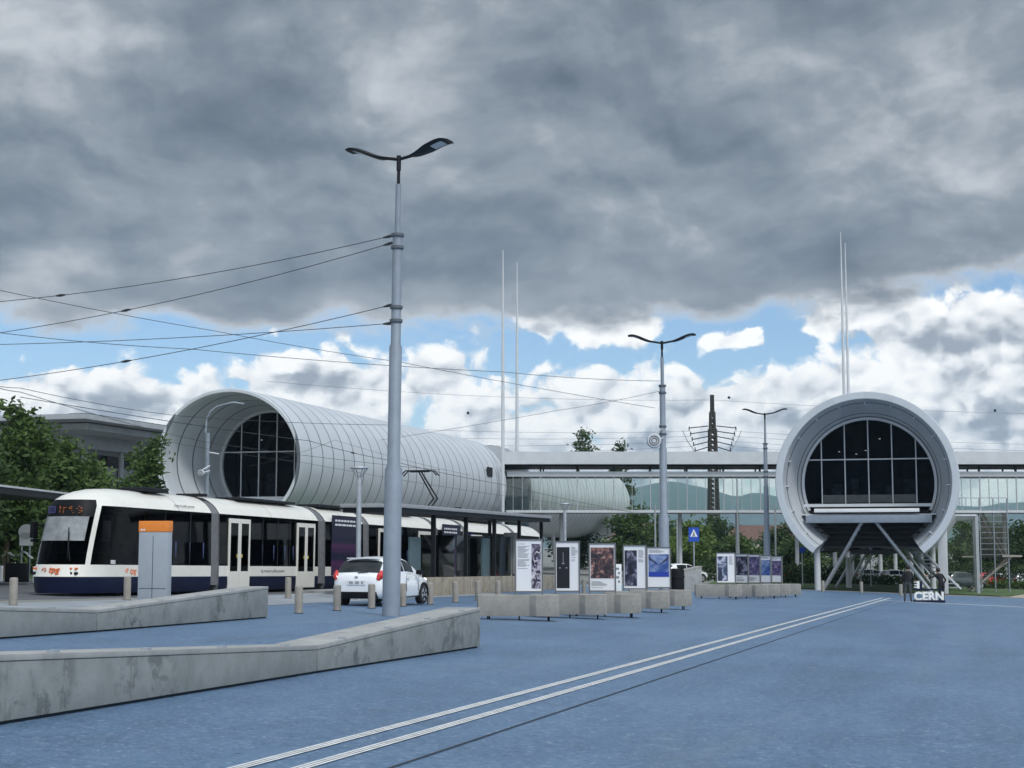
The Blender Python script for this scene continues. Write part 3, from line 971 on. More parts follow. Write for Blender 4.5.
bbox('roof', x0, x1, bz(465), bz(452.5), BY - 0.8, BY + 6.5, LGREY)
bbox('roof_soffit_shade', x0 + .1, x1 - .1, bz(467), bz(465) - .003, BY - 0.4, BY + 6.1, DARK)  # soffit coloured dark as the shadow beneath the bridge roof
bbox('upper_rail', x0, x1, bz(477), bz(472), BY - 0.05, BY + 0.4, LGREY)
bbox('upper_rail', x0, x1, bz(476.5), bz(473.5), BY + 5.3, BY + 5.7, LGREY)
bbox('deck', x0, x1, bz(513), bz(510.5), BY - 0.3, BY + 6.0, LGREY)
bbox('glass_wall', x0, x1, bz(510.5), bz(477), BY + 0.13, BY + 0.16, GLASS)
bbox('glass_wall', x0, x1, bz(510.5), bz(477), BY + 5.5, BY + 5.53, GLASS)
xx = x0; i = 0
while xx < x1:
    w = 0.11 if i % 4 == 0 else 0.05
    bbox('mullion', xx - w / 2, xx + w / 2, bz(510.5), bz(477), BY, BY + 0.12, STEEL)
    if i % 4 == 0:
        bbox('roof_prop', xx - .09, xx + .09, bz(472), bz(467), BY + .08, BY + .32, DARK)
        bbox('roof_prop', xx + .33, xx + .47, bz(473.5), bz(467), BY + 5.4, BY + 5.6, DARK)
    xx += 0.92; i += 1
for px in (562, 682, 740, 800, 838, 851, 866, 884, 899, 915, 1010, 1100):
    q = MB(); X = bx(px); q.tube([(X - o_.x, 2.5, H(X, BY) - o_.z - .1), (X - o_.x, 2.5, bz(512) - o_.z)], 0.2, 10); q.build('column', LGREY, br)

# flag masts
for (px, top, Y, lab) in ((503, 250, 151, 'white mast at the end of the long tube, the left one of two'), (517, 262, 163, 'white mast at the end of the long tube, the right one of two'),
                          (840.5, 232, 157.5, 'white mast behind the round-fronted tube, the taller left one'), (845, 243, 164, 'white mast behind the round-fronted tube, the shorter right one')):
    c = at(px, top, Y); b = on(c.x, Y); h = c.z - b.z
    q = MB(); q.lathe([(0.17, 0), (0.17, h * 0.5), (0.13, h * 0.72), (0.08, h * 0.9), (0.04, h)], n=10)
    o = q.build('mast', LGREY); o.location = b; tag(o, lab, 'mast', 'slender white masts')

# white flat-roofed pavilion on the left
C = at(85, 413, 118)
PAVG = mat('pavilion_metal', (0.36, 0.385, 0.41), 0.5, var=0.15, scale=0.8)
pv = empty('pavilion', on(C.x, C.y), -AX, 'pale pavilion with a wide thin overhanging roof behind the trees', 'building')
zr = C.z - pv.location.z
q = MB(); q.box((-22, 35, zr - 0.22), (44, 70, 0.4)); q.build('roof', PAVG, pv)
q = MB(); q.box((-21, 36, zr - 0.75), (39, 66, 0.5)); q.build('roof_beam', PAVG, pv)
q = MB()
for k in range(12): q.box((-0.9, 3 + 5.5 * k, zr + 0.02), (1.5, 5.2, 0.06))
q.build('solar_panel', DARK, pv)
q = MB(); q.box((-24, 39, zr - 1.55), (38, 62, 1.1)); q.build('ceiling_box', PAVG, pv)
q = MB(); q.box((-24.5, 40, (zr - 2.1) / 2), (36, 60, zr - 2.1)); q.build('wall', PAVG, pv)
q = MB(); q.box((-24.5, 40, zr - 2.9), (36.1, 60.1, 1.0)); q.build('clerestory', BLACKGL, pv)
for k in range(10):
    q = MB(); q.tube([(-5.6, 9.3 + 6 * k, 0), (-5.6, 9.3 + 6 * k, zr - 2.1)], 0.25, 10); q.build('column', PAVG, pv)
q = MB()
for k in range(22): q.box((-6.42, 10.8 + 2.7 * k, (zr - 3.6) / 2), (0.08, 0.12, zr - 3.6))
for k in range(14): q.box((-8 - 2.5 * k, 9.95, (zr - 3.6) / 2), (0.12, 0.08, zr - 3.6))
q.build('facade_joints', DARK, pv)
q = MB(); q.box((-26, -1.0, zr - 1.3), (38, 9, 0.14)); q.build('lower_canopy', PAVG, pv)

# power pylon
c = at(712, 395, 270)
py = empty('power_pylon', on(c.x, 270), 0, 'dark lattice power pylon with drooping insulators behind the bridge', 'pylon')
h = c.z - py.location.z
PYL = mat('pylon_steel', (0.045, 0.043, 0.038), 0.8, var=0.4, scale=1.5)
q = MB()
lv = [(0, 1.1), (h * .35, 0.75), (h * .62, 0.6), (h * .80, 0.52), (h * .803, 0.36), (h * .9, 0.30), (h * .903, 0.14), (h, 0.12)]
for (za, wa), (zb, wb) in zip(lv, lv[1:]):
    for sx, sy in ((-1, -1), (1, -1), (1, 1), (-1, 1)):
        q.tube([(sx * wa, sy * wa, za), (sx * wb, sy * wb, zb)], 0.24, 4)
    n = max(1, int((zb - za) / 0.8))
    for i in range(n):
        a, b_ = za + (zb - za) * i / n, za + (zb - za) * (i + 1) / n
        w1, w2 = wa + (wb - wa) * i / n, wa + (wb - wa) * (i + 1) / n
        for s_ in (-1, 1):
            q.tube([(-w1, s_ * w1, a), (w2, s_ * w2, b_)], 0.17, 4); q.tube([(w1, s_ * w1, a), (-w2, s_ * w2, b_)], 0.17, 4)
            q.tube([(s_ * w1, -w1, a), (s_ * w2, w2, b_)], 0.17, 4); q.tube([(s_ * w1, w1, a), (s_ * w2, -w2, b_)], 0.17, 4)
q.build('lattice', PYL, py)
for k in range(5):
    z = at(712, 426 + 5.2 * k, 270).z - py.location.z
    for s_ in (-1, 1):
        q = MB(); xe = s_ * (4.1 - 0.25 * k)
        q.tube([(s_ * 0.7, 0, z), (xe, 0, z - 0.35 - 0.1 * k)], 0.09, 5)
        q.tube([(xe, 0, z - 0.1), (xe, 0, z - 0.8)], 0.1, 5)
        q.build('insulator', DARK, py)
for s_ in (-1, 1):
    q = MB(); z = at(712, 428, 270).z - py.location.z
    q.tube([(s_ * 5.2, 0.5, z - 0.4), (s_ * 4.4, 0.5, z - 2.2), (s_ * 3.2, 0.5, z - 4.0), (s_ * 2.0, 0.5, z - 5.2), (s_ * 1.0, 0.5, z - 5.8)], 0.07, 5)
    q.build('jumper_loop', STEEL, py)

# low houses far away
for (px, Y, w, d, h, lab) in ((770, 262, 14, 10, 5.2, 'low house with a brown tiled roof among the trees'), (640, 290, 12, 9, 5.6, 'small house almost hidden by trees beyond the bridge')):
    X = ray(px, 546)[0] * Y
    ho = empty('house', on(X, Y), R(-20), lab, 'house')
    q = MB(); q.box((0, 0, h / 2), (w, d, h)); q.build('wall', RENDER_W, ho)
    q = MB(); a, b_ = w / 2 + .5, d / 2 + .5
    q.add([(-a, -b_, h + .003), (a, -b_, h + .003), (a, b_, h + .003), (-a, b_, h + .003), (-a + 2, 0, h + 2.4), (a - 2, 0, h + 2.4)], [(0, 1, 5, 4), (2, 3, 4, 5), (1, 2, 5), (3, 0, 4), (3, 2, 1, 0)])
    q.build('roof', BRICKROOF, ho)
    for k in range(3):
        q = MB(); q.box((-w / 3 + w / 3 * k, -d / 2 - 0.01, h * .62), (1.2, 0.08, 1.3)); q.build('window', BLACKGL, ho)


# ------------------------------------------------------------------ concrete ramp walls in the foreground
def ramp_wall(label, pts, th=0.63):
    """pts: list of (x, y, height above ground); one bent bench-like wall"""
    root = empty('concrete_wall', on(pts[1][0], pts[1][1]), 0, label, 'wall', 'low bent concrete walls')
    o = Vector(root.location)
    for i in range(len(pts) - 1):
        a, b = Vector(pts[i][:2]), Vector(pts[i + 1][:2])
        d = (b - a).normalized(); n = Vector((-d.y, d.x))
        ga, gb = (0.0 if i == 0 else 0.02), (0.02 if i < len(pts) - 2 else 0.0)
        a2, b2 = a + d * ga, b - d * gb
        def sec(p, h, inset, z0, z1):
            zg = H(p.x, p.y)
            f = p + n * inset; k = p + n * (th - inset)
            return [(f.x - o.x, f.y - o.y, zg + z0 - o.z), (f.x - o.x, f.y - o.y, zg + z1 - o.z), (k.x - o.x, k.y - o.y, zg + z1 - o.z), (k.x - o.x, k.y - o.y, zg + z0 - o.z)]
        ha, hb = pts[i][2], pts[i + 1][2]
        for nm, m, ins, za, zb, bv in (('wall_segment', CONC, 0.0, (0.035, ha - 0.062), (0.035, hb - 0.062), 0.006), ('coping', CONC_TOP, -0.008, (ha - 0.058, ha), (hb - 0.058, hb), 0.006), ('plinth', JOINT, 0.05, (-0.05, 0.034), (-0.05, 0.034), 0.0)):  # recessed plinth coloured near black as the shadow gap under the wall
            q = MB(); s0, s1 = sec(a2, ha, ins, *za), sec(b2, hb, ins, *zb)
            q.add(s0 + s1, [(0, 1, 2, 3), (7, 6, 5, 4), (0, 4, 5, 1), (1, 5, 6, 2), (2, 6, 7, 3), (3, 7, 4, 0)])
            q.build(nm, m, root, bevel=bv)
        # small steel skate stops on the coping
        L = (b2 - a2).length; k = 0.9
        while L > 5 and k < L - 0.3:
            p = a2 + d * k; h = ha + (hb - ha) * (k / L)
            q = MB(); q.box((p.x + n.x * 0.04 - o.x, p.y + n.y * 0.04 - o.y, H(p.x, p.y) + h + 0.008 - o.z), (0.07, 0.12, 0.03), rz=math.atan2(d.y, d.x) - math.pi / 2)
            q.build('edge_stop', STEEL, root)
            k += 1.75
    return root


ramp_wall('nearest low bent concrete wall, stained, running out of the left edge', [(-5.9, 8.6, 0.80), (-2.56, 20.5, 0.372), (-0.56, 27.3, 0.70)])
ramp_wall('farther low bent concrete wall with the grey ticket pillar behind it', [(-10.1, 19.5, 0.78), (-7.6, 28.5, 0.41), (-5.73, 36.5, 0.74)], 0.62)

# ------------------------------------------------------------------ bollards
BG = 'beige bollards along the plaza edge'
bp = MB(); bp.lathe([(0.098, 0.02), (0.105, 0.02), (0.105, 0.655), (0.100, 0.685), (0.080, 0.70), (0.0001, 0.705)], n=20)
bpb = MB(); bpb.lathe([(0.12, -0.02), (0.12, 0.018)], n=20)
proto = empty('bollard', (0, 0, 0), 0, 'x', 'bollard', BG)
bp.build('post', BEIGE, proto); bpb.build('base_ring', DARK, proto)
bl = [(13, 605.5, 'beige bollard in front of the tram nose at the left edge'), (127, 600.5, 'beige bollard left of the grey ticket pillar'),
      (288, 598.5, 'beige bollard standing close to the tram doors'), (298.6, 613.5, 'large beige bollard right of the farther concrete wall end'),
      (337, 611, 'beige bollard at the left rear corner of the white hatchback'), (371.5, 608.5, 'beige bollard behind the white hatchback, left of the tall pole'),
      (402.7, 606.5, 'beige bollard just right of the tall pole'), (430, 604.5, 'beige bollard at the front wheel of the white hatchback'),
      (455.5, 602.5, 'beige bollard between the hatchback and the concrete benches, second from the car front'), (478, 600.5, 'beige bollard half hidden behind the nearest bench end'),
      (498, 599.3, 'beige bollard behind the nearest poster bench'), (584, 594, 'beige bollard seen between second and third poster boards'),
      (861.5, 593, 'short bollard on the plaza edge below the struts'), (823, 592, 'bollard at the foot of the left tube pillar'), (901, 596.5, 'bollard left of the standing visitor by the letters')]
for i, (px, py_, lab) in enumerate(bl):
    o = proto if i == 0 else copy_tree(proto)
    o.location = ground_at(px, py_); o['label'] = lab


# ------------------------------------------------------------------ street lamps
def wing(mb, sgn, L=1.50, w=0.70, mi=0):
    """S-curved lamp blade along local X, starting at x = 0.32"""
    rows = []
    for k in range(15):
        t = k / 14
        x = sgn * (0.36 + (L - 0.36) * t)
        u_ = min(1.0, t / 0.92); z = 0.02 + 0.30 * u_ * u_ * (3 - 2 * u_) - 0.02 * max(0, t - 0.9) / 0.1
        hw = w / 2 * (0.28 + 0.72 * min(1, t * 2.2) ** 0.8) * (1 - 0.25 * max(0, t - 0.85) / 0.15)
        th = 0.028 + 0.022 * math.sin(math.pi * t)
        rows.append([(x, -hw, z), (x, -hw * 0.6, z + th), (x, hw * 0.6, z + th), (x, hw, z), (x, hw * 0.6, z - th), (x, -hw * 0.6, z - th)])
    mb.grid(rows, closed=True)
    mb.add(rows[0], [tuple(range(6))]); mb.add(rows[-1], [tuple(range(6))])
    return rows


def street_lamp(label, base, yaw, hgt=11.7):
    root = empty('street_lamp', base, yaw, label, 'street lamp', 'tall double-armed street lamps')
    k = hgt / 11.75
    q = MB(); q.lathe([(0.232, -0.05), (0.228, 3.66 * k), (0.168, 3.80 * k), (0.166, 6.78 * k), (0.132, 6.86 * k), (0.128, 9.64 * k), (0.078, 9.7 * k), (0.072, 11.0 * k)], n=20); q.build('pole', POLE, root)
    q = MB(); q.lathe([(0.045, 10.98 * k), (0.042, 11.35 * k), (0.06, 11.36 * k), (0.06, hgt)], n=12); q.build('spigot', DARK, root)
    for z in (9.62, 9.3, 7.75, 7.4):
        q = MB(); q.lathe([(0.15 if z > 9 else 0.145, z * k), (0.172, z * k + 0.02), (0.172, z * k + 0.09), (0.14, z * k + 0.1)], n=16); q.build('collar', mat('collar_steel', (0.10, 0.115, 0.135), 0.5), root)
    for s_ in (-1, 1):
        q = MB(); q.tube([(0, 0, hgt - 0.1), (s_ * 0.4, 0, hgt - 0.03)], 0.045, 8); rows = None
        arm = q.build('arm', DARK, root)
        q = MB(); rows = wing(q, s_); 
        o = q.build('lamp_head', DARK, root, sharp=50); o.location = (0, 0, hgt - 0.05)
        l = MB(); r8 = rows[8:13]
        l.grid([[(r[5][0], r[5][1] * 0.9, r[5][2] - 0.006), (r[4][0], r[4][1] * 0.9, r[4][2] - 0.006)] for r in r8])
        lo = l.build('led_panel', LGREY, o, fix=False)
    return root
    return root


g1 = ground_at(391, 616); 
near_lamp = street_lamp('nearest tall grey double-armed lamp pole with overhead wires', g1, R(-24), 12.05)
near_lamp.rotation_euler = (0, R(0.6), R(-24))
g2 = on(ray(664, 546)[0] * 68, 68); street_lamp('double-armed lamp pole with a round drum, behind the near poster boards', g2, R(-8), at(664, 341, 68).z - g2.z)
g3 = on(ray(767, 546)[0] * 104, 104); street_lamp('farthest double-armed lamp pole, behind the far poster boards', g3, R(-5), at(767, 413, 104).z - g3.z)
# drum loudspeakers hung on poles
for (px, py_, Y, r) in ((655, 441, 67.6, 0.33), (202.5, 473, 92.5, 0.2)):
    c = at(px, py_, Y)
    d = empty('warning_drum', c, 0, 'ribbed grey drum hung on the second lamp pole' if px > 500 else 'small pale drum on the curved pole before the tube mouth', 'drum')
    q = MB()
    for k in range(4): q.tube([(-0.06 + 0 * k, -0.3 + 0.16 * k, 0), (-0.06, -0.19 + 0.16 * k, 0)], [r * (0.86 + 0.05 * (k % 2)), r * (0.98 - 0.04 * k)], 20)
    q.build('housing', LGREY, d)
    for rr_ in (0.35, 0.62, 0.84):
        q = MB(); q.tube([(-.06 + rr_ * r * math.cos(a * math.pi / 10), -.315 + .12 * (rr_ > .8), rr_ * r * math.sin(a * math.pi / 10)) for a in range(21)], r * .045, 5); q.build('ring', STEEL if rr_ > .8 else DARK, d)
    q = MB(); q.tube([(0, 0, 0.0), (0.38, 0.3, 0.15)], 0.04, 6); q.tube([(0, 0, r), (0.38, 0.3, r + 0.25)], 0.03, 6); q.build('bracket', STEEL, d)


def post_lamp(label, base, h):
    root = empty('post_lamp', base, 0, label, 'lamp post', 'short grey post lamps')
    q = MB(); q.lathe([(0.085, -0.05), (0.085, h - 0.32), (0.055, h - 0.3)], n=12); q.build('post', STEEL, root)
    q = MB()
    for a in range(4):
        an = a * math.pi / 2 + 0.5
        q.tube([(0.05 * math.cos(an), 0.05 * math.sin(an), h - 0.33), (0.28 * math.cos(an), 0.28 * math.sin(an), h - 0.03)], 0.018, 5)
    q.build('bracket', STEEL, root)
    q = MB(); q.lathe([(0.30, h - 0.03), (0.33, h), (0.31, h + 0.03), (0.05, h + 0.05)], n=20); q.build('lamp_shade', STEEL, root)
    return root


for (px, top, Y, lab) in ((358.5, 468, 52, 'short grey post lamp standing beside the white hatchback'), (565, 504, 84, 'short grey post lamp beyond the tram shelter end'), (77, 476, 83, 'short pale post lamp half lost in the trees')):
    X = ray(px, 546)[0] * Y; b = on(X, Y)
    post_lamp(lab, b, at(px, top, Y).z - b.z)

# pole with a curved arm before the left tube mouth
X = ray(205.5, 546)[0] * 93; b = on(X, 93)
LG2 = POLE
cp = empty('catenary_pole', b, 0, 'thin pale pole with a hooked lamp arm before the big tube mouth', 'pole')
h = at(205, 433, 93).z - b.z
q = MB(); q.lathe([(0.14, 0), (0.13, h)], n=12); q.build('post', LG2, cp)
pts = [at(205.5, 433, 93), at(206.5, 420, 93), at(210, 412, 93), at(217, 406.5, 93), at(226, 404, 93), at(234, 402.5, 93), at(244, 404, 93)]
q = MB(); q.tube([p_ - b for p_ in pts], [0.07, 0.06, 0.06, 0.055, 0.05, 0.07, 0.05], 8); q.build('hooked_arm', POLE, cp)
q = MB(); q.tube([at(206, 452, 93) - b, at(219, 454, 93) - b], 0.05, 6); q.build('bracket', LGREY, cp)


# ------------------------------------------------------------------ the tram
def build_tram():
    S0 = Vector((-12.6, 48, 0))
    TA = R(18.9); d = Vector((math.sin(TA), math.cos(TA), 0)); n = Vector((math.cos(TA), -math.sin(TA), 0))
    org = S0 - n * 1.15
    z0 = H(org.x, org.y) - 0.02
    root = empty('tram', (org.x, org.y, z0), -TA, 'long white and navy tram with dark windows standing at the stop', 'tram')
    # follow the slope of the road
    slope = (H(*(org + d * 40).xy) - H(*org.xy)) / 40
    root.rotation_euler = (math.atan(slope), 0, -TA)
    W = 1.15
    # half width at height z, and the nose position at height z
    lv = [0.10, 0.30, 0.60, 0.97, 1.3, 1.7, 2.1, 2.45, 2.80, 2.98, 3.12, 3.26, 3.36, 3.42]
    def hw(z):
        if z < 0.3: return W - 0.06 * (0.3 - z) / 0.2
        if z <= 2.8: return W - 0.02 * max(0, z - 0.97)
        t = (z - 2.8) / 0.62
        return (W - 0.037) * max(0.0, 1 - t ** 2.6) ** 0.5 * 0.62 + (W - 0.037) * 0.38 * (1 - t * 0.9)
    def nose(z):
        if z <= 0.6: return -1.22 + 0.14 * (0.6 - z)
        if z <= 0.97: return -1.22 + 0.10 * (z - 0.6) / 0.37
        if z <= 2.8: return -1.12 + 0.55 * ((z - 0.97) / 1.83) ** 1.15
        t = (z - 2.8) / 0.62
        return -0.57 + 2.2 * (1 - math.sqrt(max(0, 1 - t ** 2)))
    NA = 24
    SJ = 2.2
    def outline(z):
        w, f = hw(z), nose(z)
        L = min(1.9, SJ - 0.02 - f); pts = []
        for k in range(NA + 1):
            a = math.pi * k / NA
            cx, sx = math.cos(a), math.sin(a)
            px_ = w * math.copysign(abs(cx) ** (2 / 2.7), cx)
            yy = f + L - L * abs(sx) ** (2 / 2.7)
            pts.append((px_, yy, z))
        pts[0] = (w, SJ, z); pts[-1] = (-w, SJ, z)
        return pts
    OUT = {z: outline(z) for z in lv}
    S_END = 6.45
    def band(zs, j0, j1, name, m, parent=root, off=0.0):
        q = MB(); rows = []
        for z in zs:
            o = OUT[z][j0:j1 + 1]
            if off: o = [(x * (1 + off / W), y - off * (1 if abs(x) < W * .95 else 0), zz) for x, y, zz in o]
            rows.append(o)
        q.grid(rows)
        return q.build(name, m, parent, sharp=50)
    def side(zs, s0, s1, name, m, both=True, parent=root):
        q = MB()
        for sg in ((1, -1) if both else (1,)):
            q.grid([[(sg * hw(z), s0, z), (sg * hw(z), s1, z)] for z in zs])
        return q.build(name, m, parent, sharp=50)
    # --- cab
    jA, jB = 6, NA - 6
    band(lv[0:3], 0, NA, 'skirt', NAVY)
    band(lv[2:4], 0, NA, 'waist_panel', CREAM)
    band([0.97, 1.3, 1.7], jA, jB, 'windscreen', TRAMGL)
    band([1.7, 2.1, 2.45], jA + 1, jB - 1, 'sky_reflection_patch', mat('reflected_sky_grey', (0.24, 0.255, 0.265), 0.25, var=0.35, scale=3))  # pale streaky patch painted as the sky reflected in the upper windscreen
    band([1.7, 2.1, 2.45], jA, jA + 1, 'windscreen', TRAMGL); band([1.7, 2.1, 2.45], jB - 1, jB, 'windscreen', TRAMGL)
    band([2.45, 2.80, 2.98], jA, jB, 'destination_box', BLACK)
    band(lv[3:10], jA - 1, jA, 'cab_pillar', CREAM); band(lv[3:10], jB, jB + 1, 'cab_pillar', CREAM)
    band(lv[3:9], 0, jA - 1, 'cab_window', TRAMGL); band(lv[3:9], jB + 1, NA, 'cab_window', TRAMGL)
    q = MB()
    q.grid([OUT[z][0:jA] for z in (2.80, 2.98)]); q.grid([OUT[z][jB + 1:] for z in (2.80, 2.98)])
    q.grid([OUT[z] for z in lv[9:]])
    top = OUT[lv[-1]]; q.add(top, [tuple(range(len(top)))])
    q.build('cab_roof', CREAM, root, sharp=50)
    # --- modules: (start, end, end-of-bellows)
    mods = [(SJ, 6.45), (7.0, 14.9), (15.55, 19.25), (19.85, 27.3), (27.9, 31.3), (31.9, 39.0), (39.6, 43.8)]
    rz = [2.80, 2.98, 3.12, 3.26, 3.36, 3.42]
    for i, (a, b_) in enumerate(mods):
        side(lv[0:3], a, b_, 'skirt', NAVY); side(lv[2:4], a, b_, 'waist_panel', CREAM)
        side([0.97, 1.7, 2.45, 2.80], a, b_, 'window_band', TRAMGL)
        q = MB()
        rows = []
        for yy in (a, (a + b_) / 2 - .012, (a + b_) / 2 + .012, b_):
            rows.append([(hw(z), yy, z) for z in rz] + [(-hw(z), yy, z) for z in reversed(rz)])
        q.grid(rows[0:2]); q.grid(rows[2:4])
        q.build('roof_shell', CREAM, root, sharp=40)
        q = MB(); yy = (a + b_) / 2
        r2 = [[(hw(z) - .008, y2, z) for z in rz] + [(-hw(z) + .008, y2, z) for z in reversed(rz)] for y2 in (yy - .012, yy + .012)]
        q.grid(r2); q.build('roof_joint', BLACK, root)
        for yy in (a, b_):                       # end walls
            if i == 0 and yy == a: continue
            sec = [(hw(z), yy, z) for z in lv] + [(-hw(z), yy, z) for z in reversed(lv)]
            q = MB(); q.add(sec, [tuple(range(len(sec)))]); q.build('end_wall', BELLOW, root)
        if i < 6:
            nx = mods[i + 1][0]; q = MB(); rows = []
            nn = 9
            for k in range(nn):
                yy = b_ + (nx - b_) * k / (nn - 1); ins = 0.05 + (0.035 if k % 2 else 0.0)
                rows.append([((hw(z) - ins), yy, z - (0.03 if z > 3.2 else 0)) for z in lv[1:]] + [(-(hw(z) - ins), yy, z - (0.03 if z > 3.2 else 0)) for z in reversed(lv[1:])])
            q.grid(rows); q.build('bellows', BELLOW, root, sharp=20)
    # rear cap
    q = MB(); rows = []
    for z in lv:
        w = hw(z)
        rows.append([(w * math.copysign(abs(math.cos(math.pi * k / 12)) ** .6, math.cos(math.pi * k / 12)), 43.8 + 1.2 * math.sin(math.pi * k / 12) ** .6 * (1 if z < 2.8 else 1 - (z - 2.8)), z) for k in range(13)])
    q.grid(rows); q.add(rows[-1], [tuple(range(13))]); q.build('rear_cab', CREAM, root)
    # --- doors (double leaves)
    def door(c, wd=1.55):
        dr = MB()
        for s_ in (-1, 1):
            a, b_ = (c - wd / 2, c - .012) if s_ < 0 else (c + .012, c + wd / 2)
            f = 0.10; x = W + 0.012
            z0_, z1_, zw0, zw1 = 0.16, 2.66, 0.78, 2.50
            def bx_(y0, y1, za, zb): dr.box((x, (y0 + y1) / 2, (za + zb) / 2), (0.05, y1 - y0, zb - za))
            bx_(a, a + f, z0_, z1_); bx_(b_ - f, b_, z0_, z1_); bx_(a + f, b_ - f, z0_, zw0); bx_(a + f, b_ - f, zw1, z1_)
        o = dr.build('door', CREAM, root)
        for s_ in (-1, 1):
            g_ = MB(); g_.box((W + 0.008, c + s_ * (wd / 4 + .006), (0.78 + 2.5) / 2), (0.03, wd / 2 - 0.21, 1.72)); g_.build('door_window', TRAMGL, o)
            k_ = MB(); k_.box((W + 0.045, c + s_ * 0.17 - 0.02, 1.33), (0.02, 0.06, 0.12)); k_.build('door_button', mat('button_yellow', (0.6, 0.5, 0.12), 0.5), o)
    for c in (8.4, 13.75, 21.6, 26.2, 33.2, 37.9): door(c)
    # white panel between the doors already there as waist; interior glimpses: light strips and seats
    for (y0, y1) in ((1.2, 5.9), (9.5, 12.7), (22.6, 25.2)):
        pass
    for c in (3.4, 5.0, 10.2, 11.4, 12.4, 23.4, 24.6, 34.6, 36.0):
        q = MB(); q.box((W + 0.002, c, 1.9), (0.008, 0.03, 1.78)); q.build('window_divider', mat('divider', (0.02, 0.022, 0.026), 0.5), root)
    for c in (2.9, 4.6, 10.0, 11.8, 17.4, 23.0, 24.8):
        q = MB(); q.box((W - 0.006, c, 0.40), (0.012, 0.02, 0.38)); q.build('skirt_joint', BLACK, root)
    q = MB(); q.box((0, 22.4, 0.55), (2.1, 43, .06)); q.build('floor', mat('tram_floor', (0.08, 0.08, 0.085), 0.7), root)
    q = MB(); q.box((0, 22.6, 2.74), (2.0, 42, .05)); q.build('ceiling', mat('tram_ceiling', (0.35, 0.35, 0.34), 0.7), root)
    SEATM = mat('seat_cloth', (0.05, 0.07, 0.16), 0.8, var=0.3)
    RAIL = mat('rail_yellow', (0.55, 0.40, 0.05), 0.4)
    for yy in (3.0, 3.9, 4.8, 5.7, 10.0, 10.9, 11.8, 12.5, 23.0, 23.9, 24.8, 34.4, 35.4):
        for sx in (-.72, .72):
            q = MB(); q.box((sx, yy, 0.98), (.85, .45, .10)); q.box((sx, yy + .22, 1.36), (.85, .09, .80)); q.build('passenger_seat', SEATM, root, bevel=.03)
    for yy in (3.4, 7.5, 9.3, 12.9, 14.6, 20.7, 22.4, 25.3, 27.0, 32.4, 34.0):
        q = MB(); q.tube([(.35, yy, .58), (.35, yy, 2.7)], .022, 6); q.build('handrail', RAIL, root)
    q = MB(); q.box((-.1, 0.55, 1.1), (1.5, .5, .5)); q.build('driver_desk', BLACK, root, bevel=.05)
    q = MB(); q.box((0.2, 1.35, 1.45), (.5, .14, .8)); q.box((.2, 1.1, 1.1), (.5, .5, .14)); q.build('driver_seat', SEATM, root, bevel=.04)
    # adverts
    AD = mat_picture('advert_print', [(0.30, (0.01, 0.012, 0.03)), (0.5, (0.02, 0.02, 0.05)), (0.6, (0.10, 0.03, 0.10)), (0.68, (0.05, 0.06, 0.28)), (0.78, (0.35, 0.05, 0.06))], 1.1, 0.6, 3.3)
    for (a, b_) in ((16.1, 18.9), (28.4, 30.9)):
        q = MB(); q.box((W + .006, (a + b_) / 2, 1.85), (0.02, b_ - a, 2.45)); ad = q.build('advert_panel', AD, root)
        q = MB()
        for r_, (u0, u1) in enumerate(((0.1, 0.75), (0.1, 0.8))):
            z = 2.86 - 0.17 * r_; u = a + (b_ - a) * u0
            rr = random.Random(r_ + int(a))
            while u < a + (b_ - a) * u1:
                l_ = rr.uniform(0.12, 0.35); q.box((W + .018, u + l_ / 2, z), (0.006, l_, 0.08)); u += l_ + 0.07
        q.build('advert_text', PAPER, ad)
    # --- front details
    for sx in (-1, 1):
        for k in range(2):
            xx = sx * (0.62 + 0.13 * k); yf = nose(0.75) + (0.10 if k == 0 else 0.16)
            for zz, m_ in ((0.70, DARK), (0.85, ORANGE_L)):
                q = MB(); q.tube([(xx, yf + 0.20, zz), (xx, yf + 0.03, zz)], 0.05 if zz < .8 else 0.03, 12); q.build('headlight' if zz < .8 else 'marker_light', m_, root)
    t_ = text('operator_logo', 'tpg', 0.30, ORANGE_L, root, (0.12, nose(0.8) - 0.022, 0.72), (R(90), 0, 0), 0.02, shear=0.25)
    q = MB(); q.tube([(-0.32, nose(.8) - .01, 0.78), (-0.26, nose(.8) - .012, 0.86), (-0.18, nose(.8) - .014, 0.86), (-0.16, nose(.8) - .016, 0.79), (-0.22, nose(.8) - .014, 0.75)], 0.016, 6); q.build('logo_swirl', ORANGE_L, root)
    text('side_logo', 'tpg', 0.28, ORANGE_L, root, (W + .006, 1.55, 0.70), (R(90), 0, R(90)), 0.004, shear=0.25)
    q = MB(); q.tube([(W + .006, 1.12, 0.76), (W + .006, 1.18, 0.85), (W + .006, 1.27, 0.85), (W + .006, 1.25, 0.77), (W + .006, 1.18, 0.74)], 0.014, 6); q.build('logo_swirl', ORANGE_L, root)
    text('side_lettering', 'tpg transports publics genevois', 0.15, INK, root, (W + .006, 11.05, 0.75), (R(90), 0, R(90)), 0.003)
    text('roof_lettering', 'transports publics genevois', 0.12, INK, root, (hw(2.9) + .02, 4.7, 2.94), (R(90), 0, R(90)), 0.003)
    text('fleet_number', '882', 0.17, PAPER, root, (W - .0, 0.42, 1.0), (R(90), 0, R(90)), 0.012)
    # destination display: rows of amber dots and the blue line number
    yd = nose(2.62) - 0.03
    q = MB(); rr = random.Random(4)
